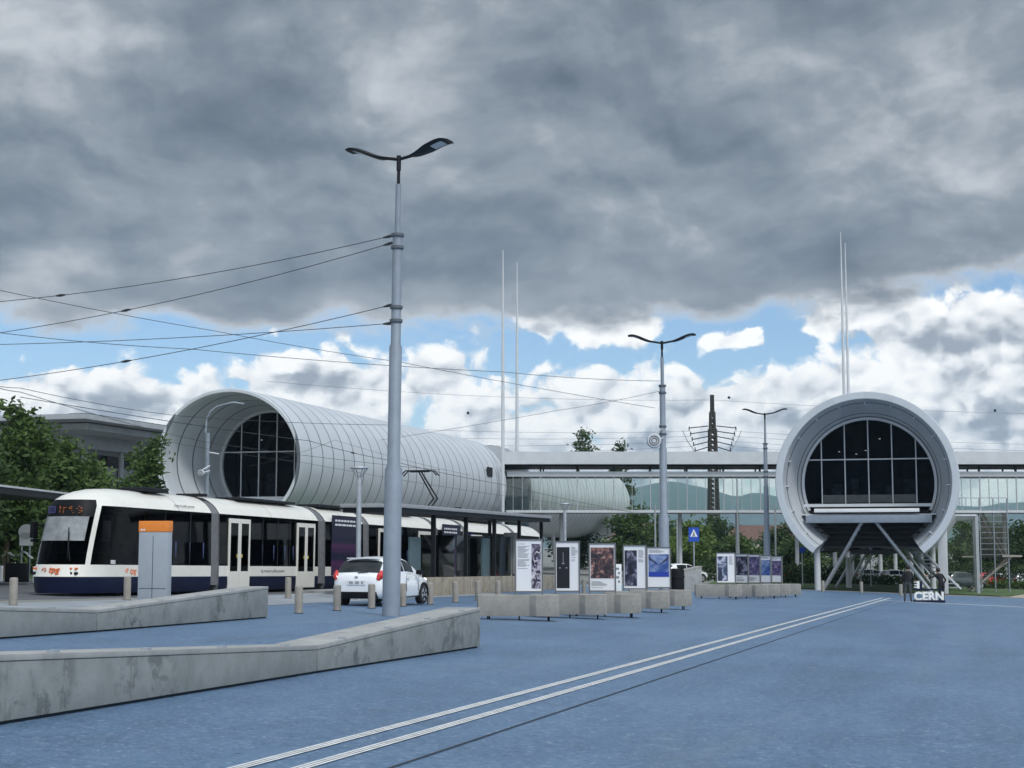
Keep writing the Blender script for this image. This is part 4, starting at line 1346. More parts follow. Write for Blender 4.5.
    for row in range(2):
        x = -0.15
        while x < 0.62:
            l_ = rr.uniform(0.03, 0.05)
            for dz in (0.0, 0.035, 0.07):
                if rr.random() < 0.55: q.box((x + l_ / 2, nose(2.66) + 0.0 + 0.06 * abs(x) - 0.012, 2.56 + 0.13 * row + dz), (l_ * .8, 0.05, 0.018))
            x += l_ + (0.03 if rr.random() < .75 else 0.1)
    q.build('amber_display', LED, root)
    q = MB(); q.box((-0.42, yd + 0.03, 2.66), (0.24, 0.06, 0.22)); q.build('line_number', LEDBLUE, root)
    text('line_digits', '18', 0.2, NAVY, root, (-0.42, yd - 0.008, 2.59), (R(90), 0, 0), 0.004)
    q = MB(); q.tube([(0.62, nose(1.1) + 0.0, 1.08), (0.48, nose(1.5) - 0.02, 1.5), (0.40, nose(1.95) - 0.02, 1.95)], 0.018, 6); q.tube([(0.50, nose(1.35) - .03, 1.15), (0.36, nose(2.1) - .03, 2.1)], 0.016, 6); q.build('wiper', BLACK, root)
    for sx in (-1, 1):
        q = MB(); q.box((sx * 1.33, -0.25, 2.05), (0.16, 0.22, 0.52)); q.box((sx * 1.30, -0.25, 1.72), (0.18, 0.2, 0.1)); mr = q.build('wing_mirror', BLACK, root, bevel=0.03)
        q = MB(); q.tube([(sx * 1.05, 0.2, 2.2), (sx * 1.32, -0.2, 2.2)], 0.03, 6); q.build('mirror_arm', BLACK, mr)
    # roof equipment
    for (yy, L_, hh) in ((3.6, 1.5, 0.14), (6.7, 0.5, 0.10), (11.5, 4.6, 0.10), (17.4, 3.0, 0.12), (23.5, 5, 0.2), (35.4, 5, 0.2)):
        q = MB(); q.box((0.15, yy, 3.40 + hh / 2), (1.0, L_, hh)); q.build('roof_box', DARK, root, bevel=0.03)
    # pantograph: half arm folded like a "<"
    q = MB(); yb = 28.9
    for sx in (-0.13, 0.13):
        q.tube([(sx, yb - 0.2, 3.5), (sx * .8, yb + 1.5, 4.4)], 0.045, 6)
        q.tube([(sx * .8, yb + 1.5, 4.4), (sx * 0.5, yb - 0.6, 5.62)], 0.04, 6)
    q.tube([(-0.5, yb - 0.6, 5.62), (0.5, yb - 0.6, 5.62)], 0.04, 6)
    for dy in (-0.18, 0.18):
        q.tube([(-0.95, yb - 0.6 + dy, 5.42), (-0.7, yb - 0.6 + dy, 5.66), (0.7, yb - 0.6 + dy, 5.66), (0.95, yb - 0.6 + dy, 5.42)], 0.035, 6)
    q.build('pantograph', DARK, root)
    # bogie wheels under the skirts
    for yy in (1.3, 4.9, 16.6, 18.2, 28.6, 30.4, 41.0):
        q = MB(); q.tube([(-0.8, yy, 0.24), (0.8, yy, 0.24)], 0.26, 14); q.build('wheel', DARK, root)
    return root


build_tram()


# ------------------------------------------------------------------ cars
def car(name, label, loc, heading, paint, detail=True, group=None, cat='car'):
    root = empty(name, loc, -heading, label, cat, group)
    st = [(-1.98, .42, .74, .60), (-1.955, .34, .90, .72), (-1.86, .28, 1.00, .79), (-1.6, .24, 1.03, .84), (-0.9, .22, 1.00, .86), (0, .21, .97, .86), (.7, .21, .95, .86), (1.2, .22, .90, .85), (1.6, .25, .80, .82), (1.85, .3, .70, .74), (1.98, .38, .58, .60)]
    def sec(y, zl, zt, w):
        h = zt - zl
        P = [(.80 * w, zl), (.95 * w, zl + .10 * h), (w, zl + .38 * h), (.985 * w, zl + .62 * h), (.95 * w, zt - .10 * h), (.86 * w, zt - 0.01), (.45 * w, zt + .025), (0, zt + .03)]
        r = [(x, y, z) for x, z in P]
        return r + [(-x, y_, z) for x, y_, z in reversed(r[:-1])]
    q = MB(); rows = [sec(*s_) for s_ in st]
    q.grid(rows); q.grid([[r[0], r[-1]] for r in rows])
    q.add(rows[0], [tuple(range(len(rows[0])))]); q.add(rows[-1], [tuple(range(len(rows[0])))])
    cs = [(-1.88, .98, .70), (-1.72, 1.16, .74), (-1.52, 1.36, .77), (-1.2, 1.45, .785), (-.6, 1.485, .79), (0.0, 1.46, .79), (.35, 1.37, .785), (.75, 1.17, .775), (1.12, .96, .75)]
    def cab(y, o=0.0):
        for (a, za, wa), (b, zb, wb) in zip(cs, cs[1:]):
            if a <= y <= b:
                t = (y - a) / (b - a); zt, w = za + (zb - za) * t, wa + (wb - wa) * t; break
        zb_ = 0.90; h = max(0.05, zt - zb_)
        P = [(w, zb_), (w - .02 * h, zb_ + .25 * h), (w - .13 * h, zb_ + .55 * h), (w - .28 * h, zb_ + .86 * h), (w - .36 * h, zb_ + .955 * h), (w - .50 * h, zt - .005), (.3 * w, zt + .012), (0, zt + .018)]
        P = [(x + o * (1 if i < 4 else .6), z + o * (0 if i < 3 else 1)) for i, (x, z) in enumerate(P)]
        r = [(x, y, z) for x, z in P]
        return r + [(-x, y_, z) for x, y_, z in reversed(r[:-1])]
    rows = [cab(c[0]) for c in cs]
    q.grid(rows); q.add(rows[0], [tuple(range(15))]); q.add(rows[-1], [tuple(range(15))])
    q.build('body', paint, root, sharp=42)
    # glazing patches following the cabin
    def patch(y0, y1, j0, j1, n, nm, off=0.008, dy=0.0):
        g_ = MB(); rr = [cab(y0 + (y1 - y0) * k / n, off)[j0:j1 + 1] for k in range(n + 1)]
        if dy: rr = [[(x, y + dy, z) for x, y, z in r] for r in rr]
        g_.grid(rr); return g_.build(nm, CARGL, root, sharp=50)
    patch(-1.84, -1.49, 3, 11, 4, 'rear_window', 0.008, -0.012)
    patch(0.42, 1.02, 4, 10, 5, 'windscreen', 0.006, 0.012)
    patch(-1.12, -0.22, 1, 3, 4, 'side_window'); patch(-0.16, 0.55, 1, 3, 4, 'side_window')
    patch(-1.12, -0.22, 11, 13, 4, 'side_window'); patch(-0.16, 0.55, 11, 13, 4, 'side_window')
    for sx in (-1, 1):
        q = MB(); q.tube([(sx * .66, -1.925, .80), (sx * .715, -1.86, .92), (sx * .735, -1.76, 1.06)], [0.06, 0.105, 0.06], 10); q.build('tail_light', RED, root)
        q = MB(); q.tube([(sx * .56, 1.86, .66), (sx * .72, 1.66, .76)], [0.09, 0.06], 8); q.build('headlight', ALU, root)
        q = MB(); q.box((sx * .95, .62, 1.0), (.2, .1, .14)); q.build('wing_mirror', BLACK if sx > 0 else paint, root, bevel=0.03)
        for yy in (-1.24, 1.25):
            w_ = empty('wheel', (sx * .76, yy, .31), 0); w_.parent = root
            q = MB(); q.tube([(sx * -.09, 0, 0), (sx * .085, 0, 0), (sx * .105, 0, 0)], [.31, .31, .28], 24); q.build('tyre', RUBBER, w_)
            q = MB(); q.tube([(sx * .07, 0, 0), (sx * .112, 0, 0)], [.21, .20], 24)
            q.build('rim', ALU, w_)
            if detail:
                q = MB()
                for k in range(5):
                    a = k * 2 * math.pi / 5 + .3
                    q.tube([(sx * .116, .07 * math.cos(a), .07 * math.sin(a)), (sx * .116, .19 * math.cos(a), .19 * math.sin(a))], 0.028, 4)
                q.build('rim_gap', BLACK, w_)
        for yy in (-1.24, 1.25):
            q = MB()
            for k in range(13):
                a0, a1 = math.pi * k / 12 - 0.08, math.pi * (k + 1) / 12 - .08
                if k == 12: break
                q.box((sx * .845, yy + .345 * math.cos((a0 + a1) / 2), .31 + .345 * math.sin((a0 + a1) / 2)), (.05, .05, .11), rx=(a0 + a1) / 2 + math.pi)
            q.build('wheel_arch', BLACK, root)
    q = MB(); q.box((0, -1.90, .36), (1.32, .24, .20)); q.build('lower_bumper', BLACK, root, bevel=0.04)
    q = MB(); q.box((0, -1.985, .73), (.60, .03, .13)); pl = q.build('number_plate', PAPER, root)
    if detail:
        q = MB(); rr = random.Random(3)
        for k in range(7):
            if k in (2, 5): continue
            q.box((-.20 + .066 * k, -2.003, .73), (.045, .008, .075))
        q.build('plate_characters', INK, pl)
        q = MB(); q.box((0, -1.985, .90), (.10, .02, .05)); q.build('badge', ALU, root, bevel=0.01)
        q = MB(); q.tube([(0, -1.90, 1.02), (.34, -1.885, 1.04)], .012, 5); q.build('wiper', BLACK, root)
        q = MB(); q.box((0, -1.45, 1.45), (1.02, .26, .03)); q.build('roof_spoiler', paint, root, bevel=0.01)
        for sx in (-1, 1):
            for yy, zz, hh_ in ((-.19, .68, .5), (.78, .66, .46)):
                q = MB(); q.box((sx * .872, yy, zz), (.012, .012, hh_)); q.build('door_seam', DARK, root)
            q = MB(); q.box((sx * .875, -.02, .86), (.03, .16, .03)); q.build('door_handle', paint, root)
    return root


cg = ground_at(371, 601.5)
car('hatchback', 'white five-seat hatchback parked behind the bollards, seen from its rear', on(-4.0, 48.2), R(19), CARWHITE)
CG = 'cars in the car park beyond the plaza'
far = [(683, 124, R(60), CARWHITE, 'white car half hidden behind the dark litter bin and low wall'), (788, 150, R(80), REDCAR, 'red car beside the left pillar of the round-fronted tube'),
       (775, 158, R(80), GREYCAR, 'silver car just left of the red one, under the far trees'), (898, 150, R(85), CARWHITE, 'white car seen under the tube between the struts'),
       (872, 156, R(85), GREYCAR, 'silver car beyond the lawn below the tube centre'), (988, 156, R(70), REDCAR, 'red car right of the portal frame post'),
       (1008, 160, R(70), CARWHITE, 'white car right of the red one by the gravel path'), (962, 136, R(70), DARKCAR, 'dark car seen through the portal frames'), (1026, 158, R(75), GREYCAR, 'silver car cut by the right picture edge')]
for (px, Y, hd, paint, lab) in far:
    car('parked_car', lab, on(ray(px, 546)[0] * Y, Y), hd, paint, False, CG)

# ------------------------------------------------------------------ tram shelter and its platform
sh0 = Vector((-4.2, 55.0)); sdir = Vector((0.26, 1.0)).normalized(); snr = Vector((sdir.y, -sdir.x))
sa = math.atan2(sdir.x, sdir.y)
SL = 24.2
sh = empty('tram_shelter', on(sh0.x, sh0.y), -sa, 'long dark tram shelter with a flat pale roof between car and tram', 'shelter')
zr = at(487, 514, 70).z - sh.location.z
q = MB(); q.box((-0.95, SL / 2, zr), (2.2, SL, 0.14)); q.build('roof', mat('shelter_roof', (0.30, 0.31, 0.32), 0.6, var=0.12), sh, bevel=0.02)
q = MB(); q.box((-0.95, SL / 2, zr - 0.16), (2.05, SL - .2, 0.17)); q.build('roof_frame', DARK, sh)
for k in range(6):
    yy = 1.0 + 4.5 * k
    q = MB(); q.box((-0.25, yy, zr / 2 - .25), (0.15, 0.15, zr)); q.build('post', DARK, sh)
    if k % 2 == 0:
        q = MB(); q.box((-1.7, yy, zr / 2 - .25), (0.14, 0.14, zr)); q.build('post', DARK, sh)
for k in range(1, 5):
    q = MB(); q.box((-0.9, 1.2 + 4.72 * k + 2.36, 1.35), (0.02, 4.4, 1.9)); q.build('glass_panel', GLASS_S, sh)
for yy, wd, m_ in ((4.2, 1.3, 'a'), (14.3, 1.2, 'b')):
    q = MB(); q.box((-0.6, yy, 1.25), (0.08, wd, 1.9)); q.build('info_panel', mat('teal_panel', (0.09, 0.14, 0.155), 0.3, var=0.15), sh)
q = MB(); q.box((-1.0, 20.6, 1.5), (0.7, 0.7, 2.0)); q.build('ticket_cabinet', mat('cabinet_grey', (0.30, 0.31, 0.31), 0.5, var=0.1), sh, bevel=0.03)
for k in range(5):
    q = MB(); q.box((-1.3, 4 + 4.6 * k, 0.55), (0.45, 1.8, 0.05)); q.box((-1.3, 4 + 4.6 * k, 0.27), (0.1, 1.2, 0.5)); q.build('seat', STEEL, sh)
q = MB(); q.tube([(-.9, 11, zr + .06), (-.9, 11, zr + .2)], 0.16, 10); q.build('roof_vent', DARK, sh); q = MB(); q.tube([(-.9, 22, zr + .06), (-.9, 22, zr + .2)], 0.16, 10); q.build('roof_vent', DARK, sh)
# stop platform and low board-marked wall
P0 = Vector((-3.9, 57.6)); P1 = P0 + sdir * 30
q = MB(); n0 = Vector((-sdir.y, sdir.x))
poly = [tuple(P0), tuple(P1), tuple(P1 + n0 * 4.2), tuple(P0 + n0 * 4.2)]
q.prism(poly, lambda x, y: H(x, y) - .1, lambda x, y: H(x, y) + .12)
tag(q.build('stop_platform', CONC_TOP), kind='structure')
lw = empty('parapet_wall', on(P0.x, P0.y), -sa, 'low beige board-marked concrete wall in front of the tram shelter', 'wall')
slope = (H(P1.x, P1.y) - H(P0.x, P0.y)) / 30
lw.rotation_euler = (math.atan(slope), 0, -sa)
q = MB(); q.box((0.15, 12, 0.36), (0.28, 24, 0.72)); q.build('wall', CONC_WARM, lw, bevel=0.01)
q = MB()
for k in range(24): q.box((0.292, 0.5 + k, 0.36), (0.006, 0.03, 0.70))
q.build('board_joint', mat('joint_shadow', (0.17, 0.15, 0.12), 0.9), lw)
lw2 = empty('ramp_parapet', on(8.9, 84), R(40), 'sloping grey concrete parapet beside the black litter bin', 'wall')
q = MB(); q.prism([(0, 0), (2.0, 0), (2.0, .35), (0, .35)], -0.1, lambda x, y: 1.0 + 0.14 * x); q.build('wall', CONC_TOP, lw2, bevel=0.01)
q = MB(); q.prism([(-.02, -.02), (2.02, -.02), (2.02, .37), (-.02, .37)], lambda x, y: 1.003 + 0.14 * x, lambda x, y: 1.08 + 0.14 * x); q.build('coping', CONC_BENCH, lw2)

# canopy of the opposite platform at the left edge
cnp = at(20, 490, 52)
cy_ = empty('platform_canopy', on(cnp.x - 4.7, 52), R(0), 'dark flat canopy poking in at the left edge before the trees', 'canopy')
zc = cnp.z - cy_.location.z
q = MB(); q.box((1.2, 4, zc), (5.6, 8, 0.22)); q.build('roof', DARK, cy_)
q = MB(); q.box((1.2, 4, zc + .15), (5.7, 8.1, 0.07)); q.build('roof_edge', LGREY, cy_)
for yy in (1.5, 6.5):
    q = MB(); q.tube([(0.5, yy, 0), (0.5, yy, zc - .1)], 0.08, 8); q.build('post', DARK, cy_)

# ticket / stop pillar
tp = ground_at(154, 605)
sp = empty('stop_pillar', tp, R(-14), 'tall grey slab pillar with an orange top before the tram', 'pillar')
hp = at(154, 521, tp.y).z - tp.z
q = MB(); q.box((0, 0, (hp - .3) / 2), (0.86, 0.28, hp - .3)); q.build('slab', mat('pillar_grey', (0.32, 0.355, 0.40), 0.45, var=0.05), sp, bevel=0.012)
q = MB(); q.box((0, 0, hp - .148), (0.88, 0.30, .298)); q.build('orange_cap', ORANGE, sp, bevel=0.012)
q = MB(); q.box((0, -.142, hp * .45), (0.012, 0.006, hp * .75)); q.box((0, -.142, .45), (0.8, 0.006, 0.012)); q.build('panel_joint', DARK, sp)
q = MB()
for k in range(3): q.box((-.36 + .05 * k, -.152, hp - .24), (.03, .004, .05))
q.build('cap_lettering', PAPER, sp)

# ------------------------------------------------------------------ poster boards on concrete benches
BW = 'poster benches'
outline_b = [(-1.05, .02), (.25, -.08), (.42, -.24), (.95, -.26), (1.0, -.2), (1.0, .30), (.95, .36), (.62, .38), (.42, .55), (-1.0, .62), (-1.07, .55)]
near = [(529, 539, 592, 28, 'a'), (567.5, 541, 591, 25, 'b'), (602.5, 543, 591, 27, 'c'), (635, 545, 588, 23.5, 'd'), (659, 547, 587, 24, 'e')]
bench0 = None
PIC = [mat_picture('poster_a', [(0.36, (0.015, 0.012, 0.025)), (0.48, (0.06, 0.05, 0.09)), (0.56, (0.32, 0.29, 0.38)), (0.66, (0.62, 0.6, 0.62))], 2.8, 1.6, 1.0),
       mat_picture('poster_b', [(0.5, (0.006, 0.007, 0.012)), (0.66, (0.012, 0.014, 0.022)), (0.75, (0.15, 0.16, 0.2))], 3.0, 0.5, 2.0),
       mat_picture('poster_c', [(0.34, (0.01, 0.01, 0.016)), (0.5, (0.05, 0.035, 0.045)), (0.58, (0.26, 0.11, 0.09)), (0.68, (0.5, 0.42, 0.4))], 5.5, 0.9, 3.0),
       mat_picture('poster_d', [(0.36, (0.01, 0.01, 0.02)), (0.52, (0.03, 0.03, 0.06)), (0.62, (0.25, 0.25, 0.34))], 3.2, 0.8, 4.0),
       mat_picture('poster_e', [(0.30, (0.02, 0.05, 0.22)), (0.45, (0.06, 0.12, 0.33)), (0.58, (0.25, 0.32, 0.5)), (0.7, (0.6, 0.65, 0.75))], 1.6, 0.6, 5.0),
       mat_picture('poster_f', [(0.36, (0.012, 0.015, 0.03)), (0.5, (0.05, 0.07, 0.14)), (0.62, (0.45, 0.5, 0.6))], 3.0, 0.9, 6.0),
       mat_picture('poster_g', [(0.34, (0.02, 0.018, 0.05)), (0.52, (0.10, 0.08, 0.2)), (0.66, (0.4, 0.32, 0.42))], 3.4, 0.9, 7.0)]


def poster(label, loc, yaw, w, h, layout, pic, legh=0.06):
    """board with a thin grey frame, white sheet, one picture and lines of small print; local front is -Y"""
    r = empty('poster_board', loc, yaw, label, 'poster board', 'exhibition poster boards')
    q = MB()
    f = 0.035
    q.box((-w / 2 + f / 2, 0, (h + legh) / 2), (f, 0.09, h + legh)); q.box((w / 2 - f / 2, 0, (h + legh) / 2), (f, 0.09, h + legh))
    q.box((0, 0, h + legh + f / 2), (w, 0.09, f)); q.box((0, 0, legh + f / 2 + .001), (w - 2 * f, 0.09, f))
    q.build('frame', mat('frame_grey', (0.13, 0.135, 0.14), 0.5, var=0.1), r)
    z0, z1 = legh + f + .001, legh + h
    iw = w - 2 * f
    q = MB(); q.box((0, 0, (z0 + z1) / 2), (iw, 0.05, z1 - z0)); sheet = q.build('sheet', PAPER, r)
    H_ = z1 - z0
    if layout == 'pic_right': bx_ = (iw * .10, iw * .46, .05, .93); tx = (-iw * .44, iw * .03, .40, .93)
    elif layout == 'pic_left': bx_ = (-iw * .47, iw * .10, .05, .90); tx = (iw * .17, iw * .46, .60, .90)
    elif layout == 'pic_top': bx_ = (-iw * .47, iw * .47, .26, .93); tx = (-iw * .44, iw * .25, .05, .19)
    else: bx_ = (-iw * .46, iw * .46, .26, .84); tx = (-iw * .44, iw * .40, .88, .95)
    q = MB(); q.box(((bx_[0] + bx_[1]) / 2, -.027, z0 + H_ * (bx_[2] + bx_[3]) / 2), (bx_[1] - bx_[0], .006, H_ * (bx_[3] - bx_[2]))); q.build('picture', pic, sheet)
    q = MB(); rr = random.Random(int(loc[1] * 100)); zz = z0 + H_ * tx[3]
    while zz > z0 + H_ * tx[2]:
        l_ = (tx[1] - tx[0]) * rr.uniform(.55, 1.0)
        q.box((tx[0] + l_ / 2, -.027, zz), (l_, .005, .011)); zz -= .028 if rr.random() < .85 else .06
    q.build('small_print', INK, sheet)
    return r, sheet, (z0, H_, iw)


labs = ['nearest poster board, tall photo of coiled pale shapes at its right', 'poster board with a nearly black tall picture on its left side',
        'poster board with a reddish-brown photo above a white strip', 'poster board with a narrow dark photo and text on its right', 'poster board with a symmetrical blue hall picture']
lays = ['pic_right', 'pic_left', 'pic_top', 'pic_left', 'pic_mid']
blabs = ['nearest crooked concrete bench, under the first poster', 'crooked concrete bench under the nearly black poster', 'crooked concrete bench under the reddish-brown poster', 'crooked concrete bench under the narrow dark poster', 'crooked concrete bench under the blue hall poster, last of the near row']


def bench(label, base, yaw, sx=1.0):
    r = empty('concrete_bench', base, yaw, label, 'bench', 'crooked concrete benches')
    q = MB(); q.prism([(x * sx, y) for x, y in outline_b], 0.11, 0.64); q.build('seat', CONC_BENCH, r, bevel=0.012)
    for (x, y) in ((-.8, .15), (-.75, .5), (.75, -.1), (.75, .25), (.0, .1)):
        q = MB(); q.lathe([(.03, -.02), (.02, .0), (.02, .112)], (x * sx, y, 0), 8); q.build('foot', DARK, r)
    return r


for i, (px, ty, by, pw, _) in enumerate(near):
    Y = 1.37 * FPX / (by - ty)
    c = at(px, by, Y)
    b = on(c.x, Y)
    yaw = R(-3 - 2 * i)
    bx_off = -0.25 if i == 0 else 0.05
    bench(blabs[i], on(c.x + bx_off, Y - 0.3), R(2 - 5 * (i % 2)), 1.0)
    zt = H(c.x + bx_off, Y - .3) + 0.64
    hh = at(px, ty, Y).z - zt - .06 - .035
    r, sheet, (z0, H_, iw) = poster(labs[i], (c.x, Y, zt), yaw, pw / FPX * Y, hh, lays[i], PIC[i])
    if i == 0:      # pale coils
        rr = random.Random(2); q = MB()
        for k in range(9):
            cx_ = iw * (.28 + rr.uniform(-.10, .10)); cz = z0 + H_ * (.12 + .085 * k); a0 = rr.uniform(0, 6)
            q.tube([(cx_ + .06 * math.cos(a0 + t * .9), -.034, cz + .07 * math.sin(a0 + t * .9)) for t in range(5)], [.006, .014, .018, .014, .005], 4)
        q.build('pale_coil', mat('print_pale', (0.55, 0.53, 0.56), 0.4), sheet)
    if i == 1:      # a thin light fixture glowing in the black picture
        q = MB(); cx_ = -iw * .185
        q.box((cx_, -.034, z0 + H_ * .68), (.012, .006, H_ * .22)); q.box((cx_, -.034, z0 + H_ * .56), (.07, .006, .03))
        for s_ in (-1, 1): q.box((cx_ + s_ * .09, -.034, z0 + H_ * .47), (.045, .006, .03))
        q.build('pale_motif', mat('print_grey', (0.30, 0.31, 0.36), 0.4), sheet)
    if i == 4:      # blue hall: two converging walls and a deep blue floor
        q = MB(); zb, zt2 = z0 + H_ * .26, z0 + H_ * .84; w2 = iw * .46
        q.add([(-w2, -.033, zb), (w2, -.033, zb), (w2, -.033, zb + .22 * (zt2 - zb)), (-w2, -.033, zb + .22 * (zt2 - zb))], [(0, 1, 2, 3)])
        q.build('blue_floor', mat('print_blue', (0.02, 0.05, 0.35), 0.4), sheet, fix=False)
        q = MB(); zm = zb + .55 * (zt2 - zb)
        for s_ in (-1, 1): q.add([(s_ * w2, -.034, zt2 - .06), (s_ * w2, -.034, zt2 - .16), (s_ * .04, -.034, zm - .02), (s_ * .04, -.034, zm + .02)], [(0, 1, 2, 3)])
        q.build('dark_beams', mat('print_dark', (0.03, 0.04, 0.09), 0.4), sheet, fix=False)
farb = [(726, 552.5, 582.5, 19, 70, 0, 'pic_left', 5, 'wide far poster board with a tall blue photo, leftmost of five'), (742.3, 553.5, 583, 11.5, 72.3, 42, 'pic_top', 3, 'far poster board with a dark purple photo, second of five'),
        (754.3, 554, 583, 11.4, 74.6, 42, 'pic_top', 6, 'far poster board with a violet-pink photo, middle of five'), (765.8, 555, 583, 10.5, 77, 42, 'pic_mid', 4, 'far poster board with a pale blue picture, fourth of five'),
        (776.8, 556, 582.5, 9.7, 79.4, 42, 'pic_mid', 6, 'rightmost far poster board, small with a pale violet picture')]
fbl = ['far concrete bench under the leftmost of the five far posters', 'far concrete bench under the dark purple poster', 'far concrete bench under the violet-pink poster', 'far concrete bench under the pale blue poster', 'far concrete bench at the right end of the far row']
for i, (px, ty, by, pw, Y, yw, lay, pi, lab) in enumerate(farb):
    c = at(px, by, Y)
    bo = on(c.x - (0.35 if i == 0 else -0.15), Y - .25)
    bench(fbl[i], bo, R(-4 - 6 * (i % 2)))
    zt = bo.z + .64
    poster(lab, (c.x, Y, zt), R(-yw), pw / FPX * Y / math.cos(R(yw)), at(px, ty, Y).z - zt - .1, lay, PIC[pi])

# litter bin and pale column between posters
c = ground_at(677, 603)
lb = empty('litter_bin', c, 0, 'black upright litter bin right of the last near poster', 'bin')
q = MB(); q.lathe([(.30, 0), (.30, 1.25), (.26, 1.34)], n=20); q.build('body', BLACK, lb)
q = MB(); q.lathe([(.32, 1.0), (.32, 1.06)], n=20); q.build('rim', DARK, lb)
c = on(ray(618, 546)[0] * 62, 62)
wc = empty('white_totem', c, 0, 'small white sign totem peeking out between third and fourth posters', 'sign')
q = MB(); q.box((0, 0, .72), (.26, .12, 1.44)); q.build('panel', WHITE, wc, bevel=.01)
q = MB()
for k in range(4): q.box((.03 * (-1) ** k, -.063, .75 + .17 * k), (.08 + .05 * (k % 2), .008, .09))
q.build('printed_block', INK, wc)


# ------------------------------------------------------------------ signs
def sign_post(label, px, ty, by, Y, w, h, kind):
    c = at(px, (ty + by) / 2, Y); b = on(c.x, Y)
    r = empty('road_sign', b, 0, label, 'sign')
    q = MB(); q.lathe([(.04, 0), (.04, c.z - b.z + h / 2)], n=8); q.build('post', STEEL, r)
    z = c.z - b.z
    if kind == 'round':
        q = MB(); q.tube([(0, -.045, z), (0, -.065, z)], w / 2, 24)
    else:
        q = MB(); q.box((0, -.055, z), (w, .02, h))
    pl = q.build('panel', SIGNBLUE, r)
    if kind == 'crossing':
        q = MB(); q.add([(-w * .36, -.068, z - h * .16), (w * .36, -.068, z - h * .16), (0, -.068, z + h * .40)], [(0, 1, 2)]); q.build('white_triangle', PAPER, pl, fix=False)
        q = MB(); q.tube([(0, -.071, z + h * .18), (0, -.0715, z + h * .18 + .001)], .04, 8)
        q.add([(-.03, -.072, z + h * .12), (.04, -.072, z + h * .12), (.03, -.072, z - h * .02), (.10, -.072, z - h * .14), (.05, -.072, z - h * .14), (0, -.072, z - h * .05), (-.06, -.072, z - h * .14), (-.11, -.072, z - h * .14), (-.03, -.072, z)], [tuple(range(9))])
        q.build('walking_figure', BLACK, pl, fix=False)
    if kind == 'parking': text('letter', 'P', h * .8, PAPER, pl, (0, -.07, z - h * .28), (R(90), 0, 0), .003, bold=.01)
    if kind == 'arrow':
        q = MB(); q.add([(-w * .3, -.068, z - h * .3), (w * .25, -.068, z + h * .3), (w * .25, -.068, z - h * .1)], [(0, 1, 2)]); q.build('arrow', PAPER, pl, fix=False)


sign_post('blue pedestrian crossing sign on a post before the green trees', 693.7, 527.5, 541.5, 95, .64, .86, 'crossing')
sign_post('blue parking sign under the tube, the left one of a pair', 860, 541, 551, 130, .55, .85, 'parking')
sign_post('blue arrow sign under the tube, right beside the parking sign', 870, 542, 551, 131, .5, .75, 'arrow')
sign_post('small round blue sign left of the tube pillar', 802, 547, 553, 120, .5, .5, 'round')
# thin poles between the trees
for px, ty, by, Y, lab in ((655, 505, 580, 140, 'thin pale pole seen left behind the drum pole'), (677, 520, 575, 150, 'thin pole just left of the blue crossing sign'), (775, 505, 580, 130, 'slim white pole directly right of the farthest lamp pole'), (737, 478, 575, 145, 'grey pole rising beside the power pylon')):
    c = at(px, ty, Y); b = on(c.x, Y)
    q = MB(); q.lathe([(.10, 0), (.08, c.z - b.z)], n=8); o = q.build('thin_pole', STEEL); o.location = b; tag(o, lab, 'pole', 'thin poles beyond the plaza')

# left edge: white posts and low rail beyond the tracks
for px, lab in ((2.5, 'short white post at the extreme left edge'), (35.5, 'short white post close to the tram nose')):
    X = ray(px, 546)[0] * 57; b = on(X, 57)
    q = MB(); q.lathe([(.06, 0), (.06, .55), (.045, .58)], n=10); o = q.build('marker_post', WHITE); o.location = (b.x, b.y, b.z + .14); tag(o, lab, 'post', 'white marker posts beside the track')
b = on(ray(26, 546)[0] * 60, 60)
ws = empty('information_board', b, R(15), 'small white rounded board beside dark hedges near the left edge', 'sign')
q = MB(); q.tube([(0, -.02, 2.0), (0, .03, 2.0)], .3, 20); q.box((0, 0.005, 1.72), (.5, .05, .5)); q.build('panel', WHITE, ws)
q = MB(); q.tube([(-.15, .0, 0), (-.15, .0, 1.5)], .03, 6); q.tube([(.15, .0, 0), (.15, .0, 1.5)], .03, 6); q.build('post', STEEL, ws)
b = on(ray(18, 546)[0] * 58.5, 58.5)
tb = empty('shade_sail', b, R(8), 'small white wavy canopy over a dark cart near the left edge', 'canopy')
q = MB(); q.grid([[(-.55 + 1.1 * k / 10, y, 1.18 + .10 * math.sin(k * 1.1) - .08 * abs(k - 5) / 5) for k in range(11)] for y in (-.3, .3)])
q.grid([[(-.55 + 1.1 * k / 10, y, 1.15 + .10 * math.sin(k * 1.1) - .08 * abs(k - 5) / 5) for k in range(11)] for y in (-.3, .3)]); q.build('sail', WHITE, tb)
q = MB(); q.box((0, 0, .45), (.8, .5, .7)); q.tube([(-.4, 0, .1), (-.4, 0, 1.15)], .025, 6); q.tube([(.4, 0, .1), (.4, 0, 1.15)], .025, 6); q.build('cart', BLACK, tb, bevel=.02)

# ------------------------------------------------------------------ CERN letters
lc = ground_at(929, 602.5)
cs_ = empty('letter_sign', lc, R(-4), 'white CERN letters in a dark frame between two visitors', 'sign')
u = 1 / (FPX / lc.y)
q = MB(); q.box((0, 0, .06), (30 * u, .5, .12)); q.build('plinth', NAVY, cs_, bevel=.01)
q = MB(); q.box((0, .08, .62), (29 * u, .06, .08)); q.box((-7 * u, .08, .82), (.10, .07, .40)); q.build('frame', NAVY, cs_)
text('letters', 'CERN', .56, WHITE, cs_, (0, -.02, .12), (R(90), 0, 0), .07, bold=.022)
q = MB(); q.box((-10 * u, .05, .86), (.12, .1, .36)); 
for k in range(3): q.box((-12.6 * u, .05, .74 + .12 * k), (.14, .1, .05))
q.build('upper_letter', WHITE, cs_)


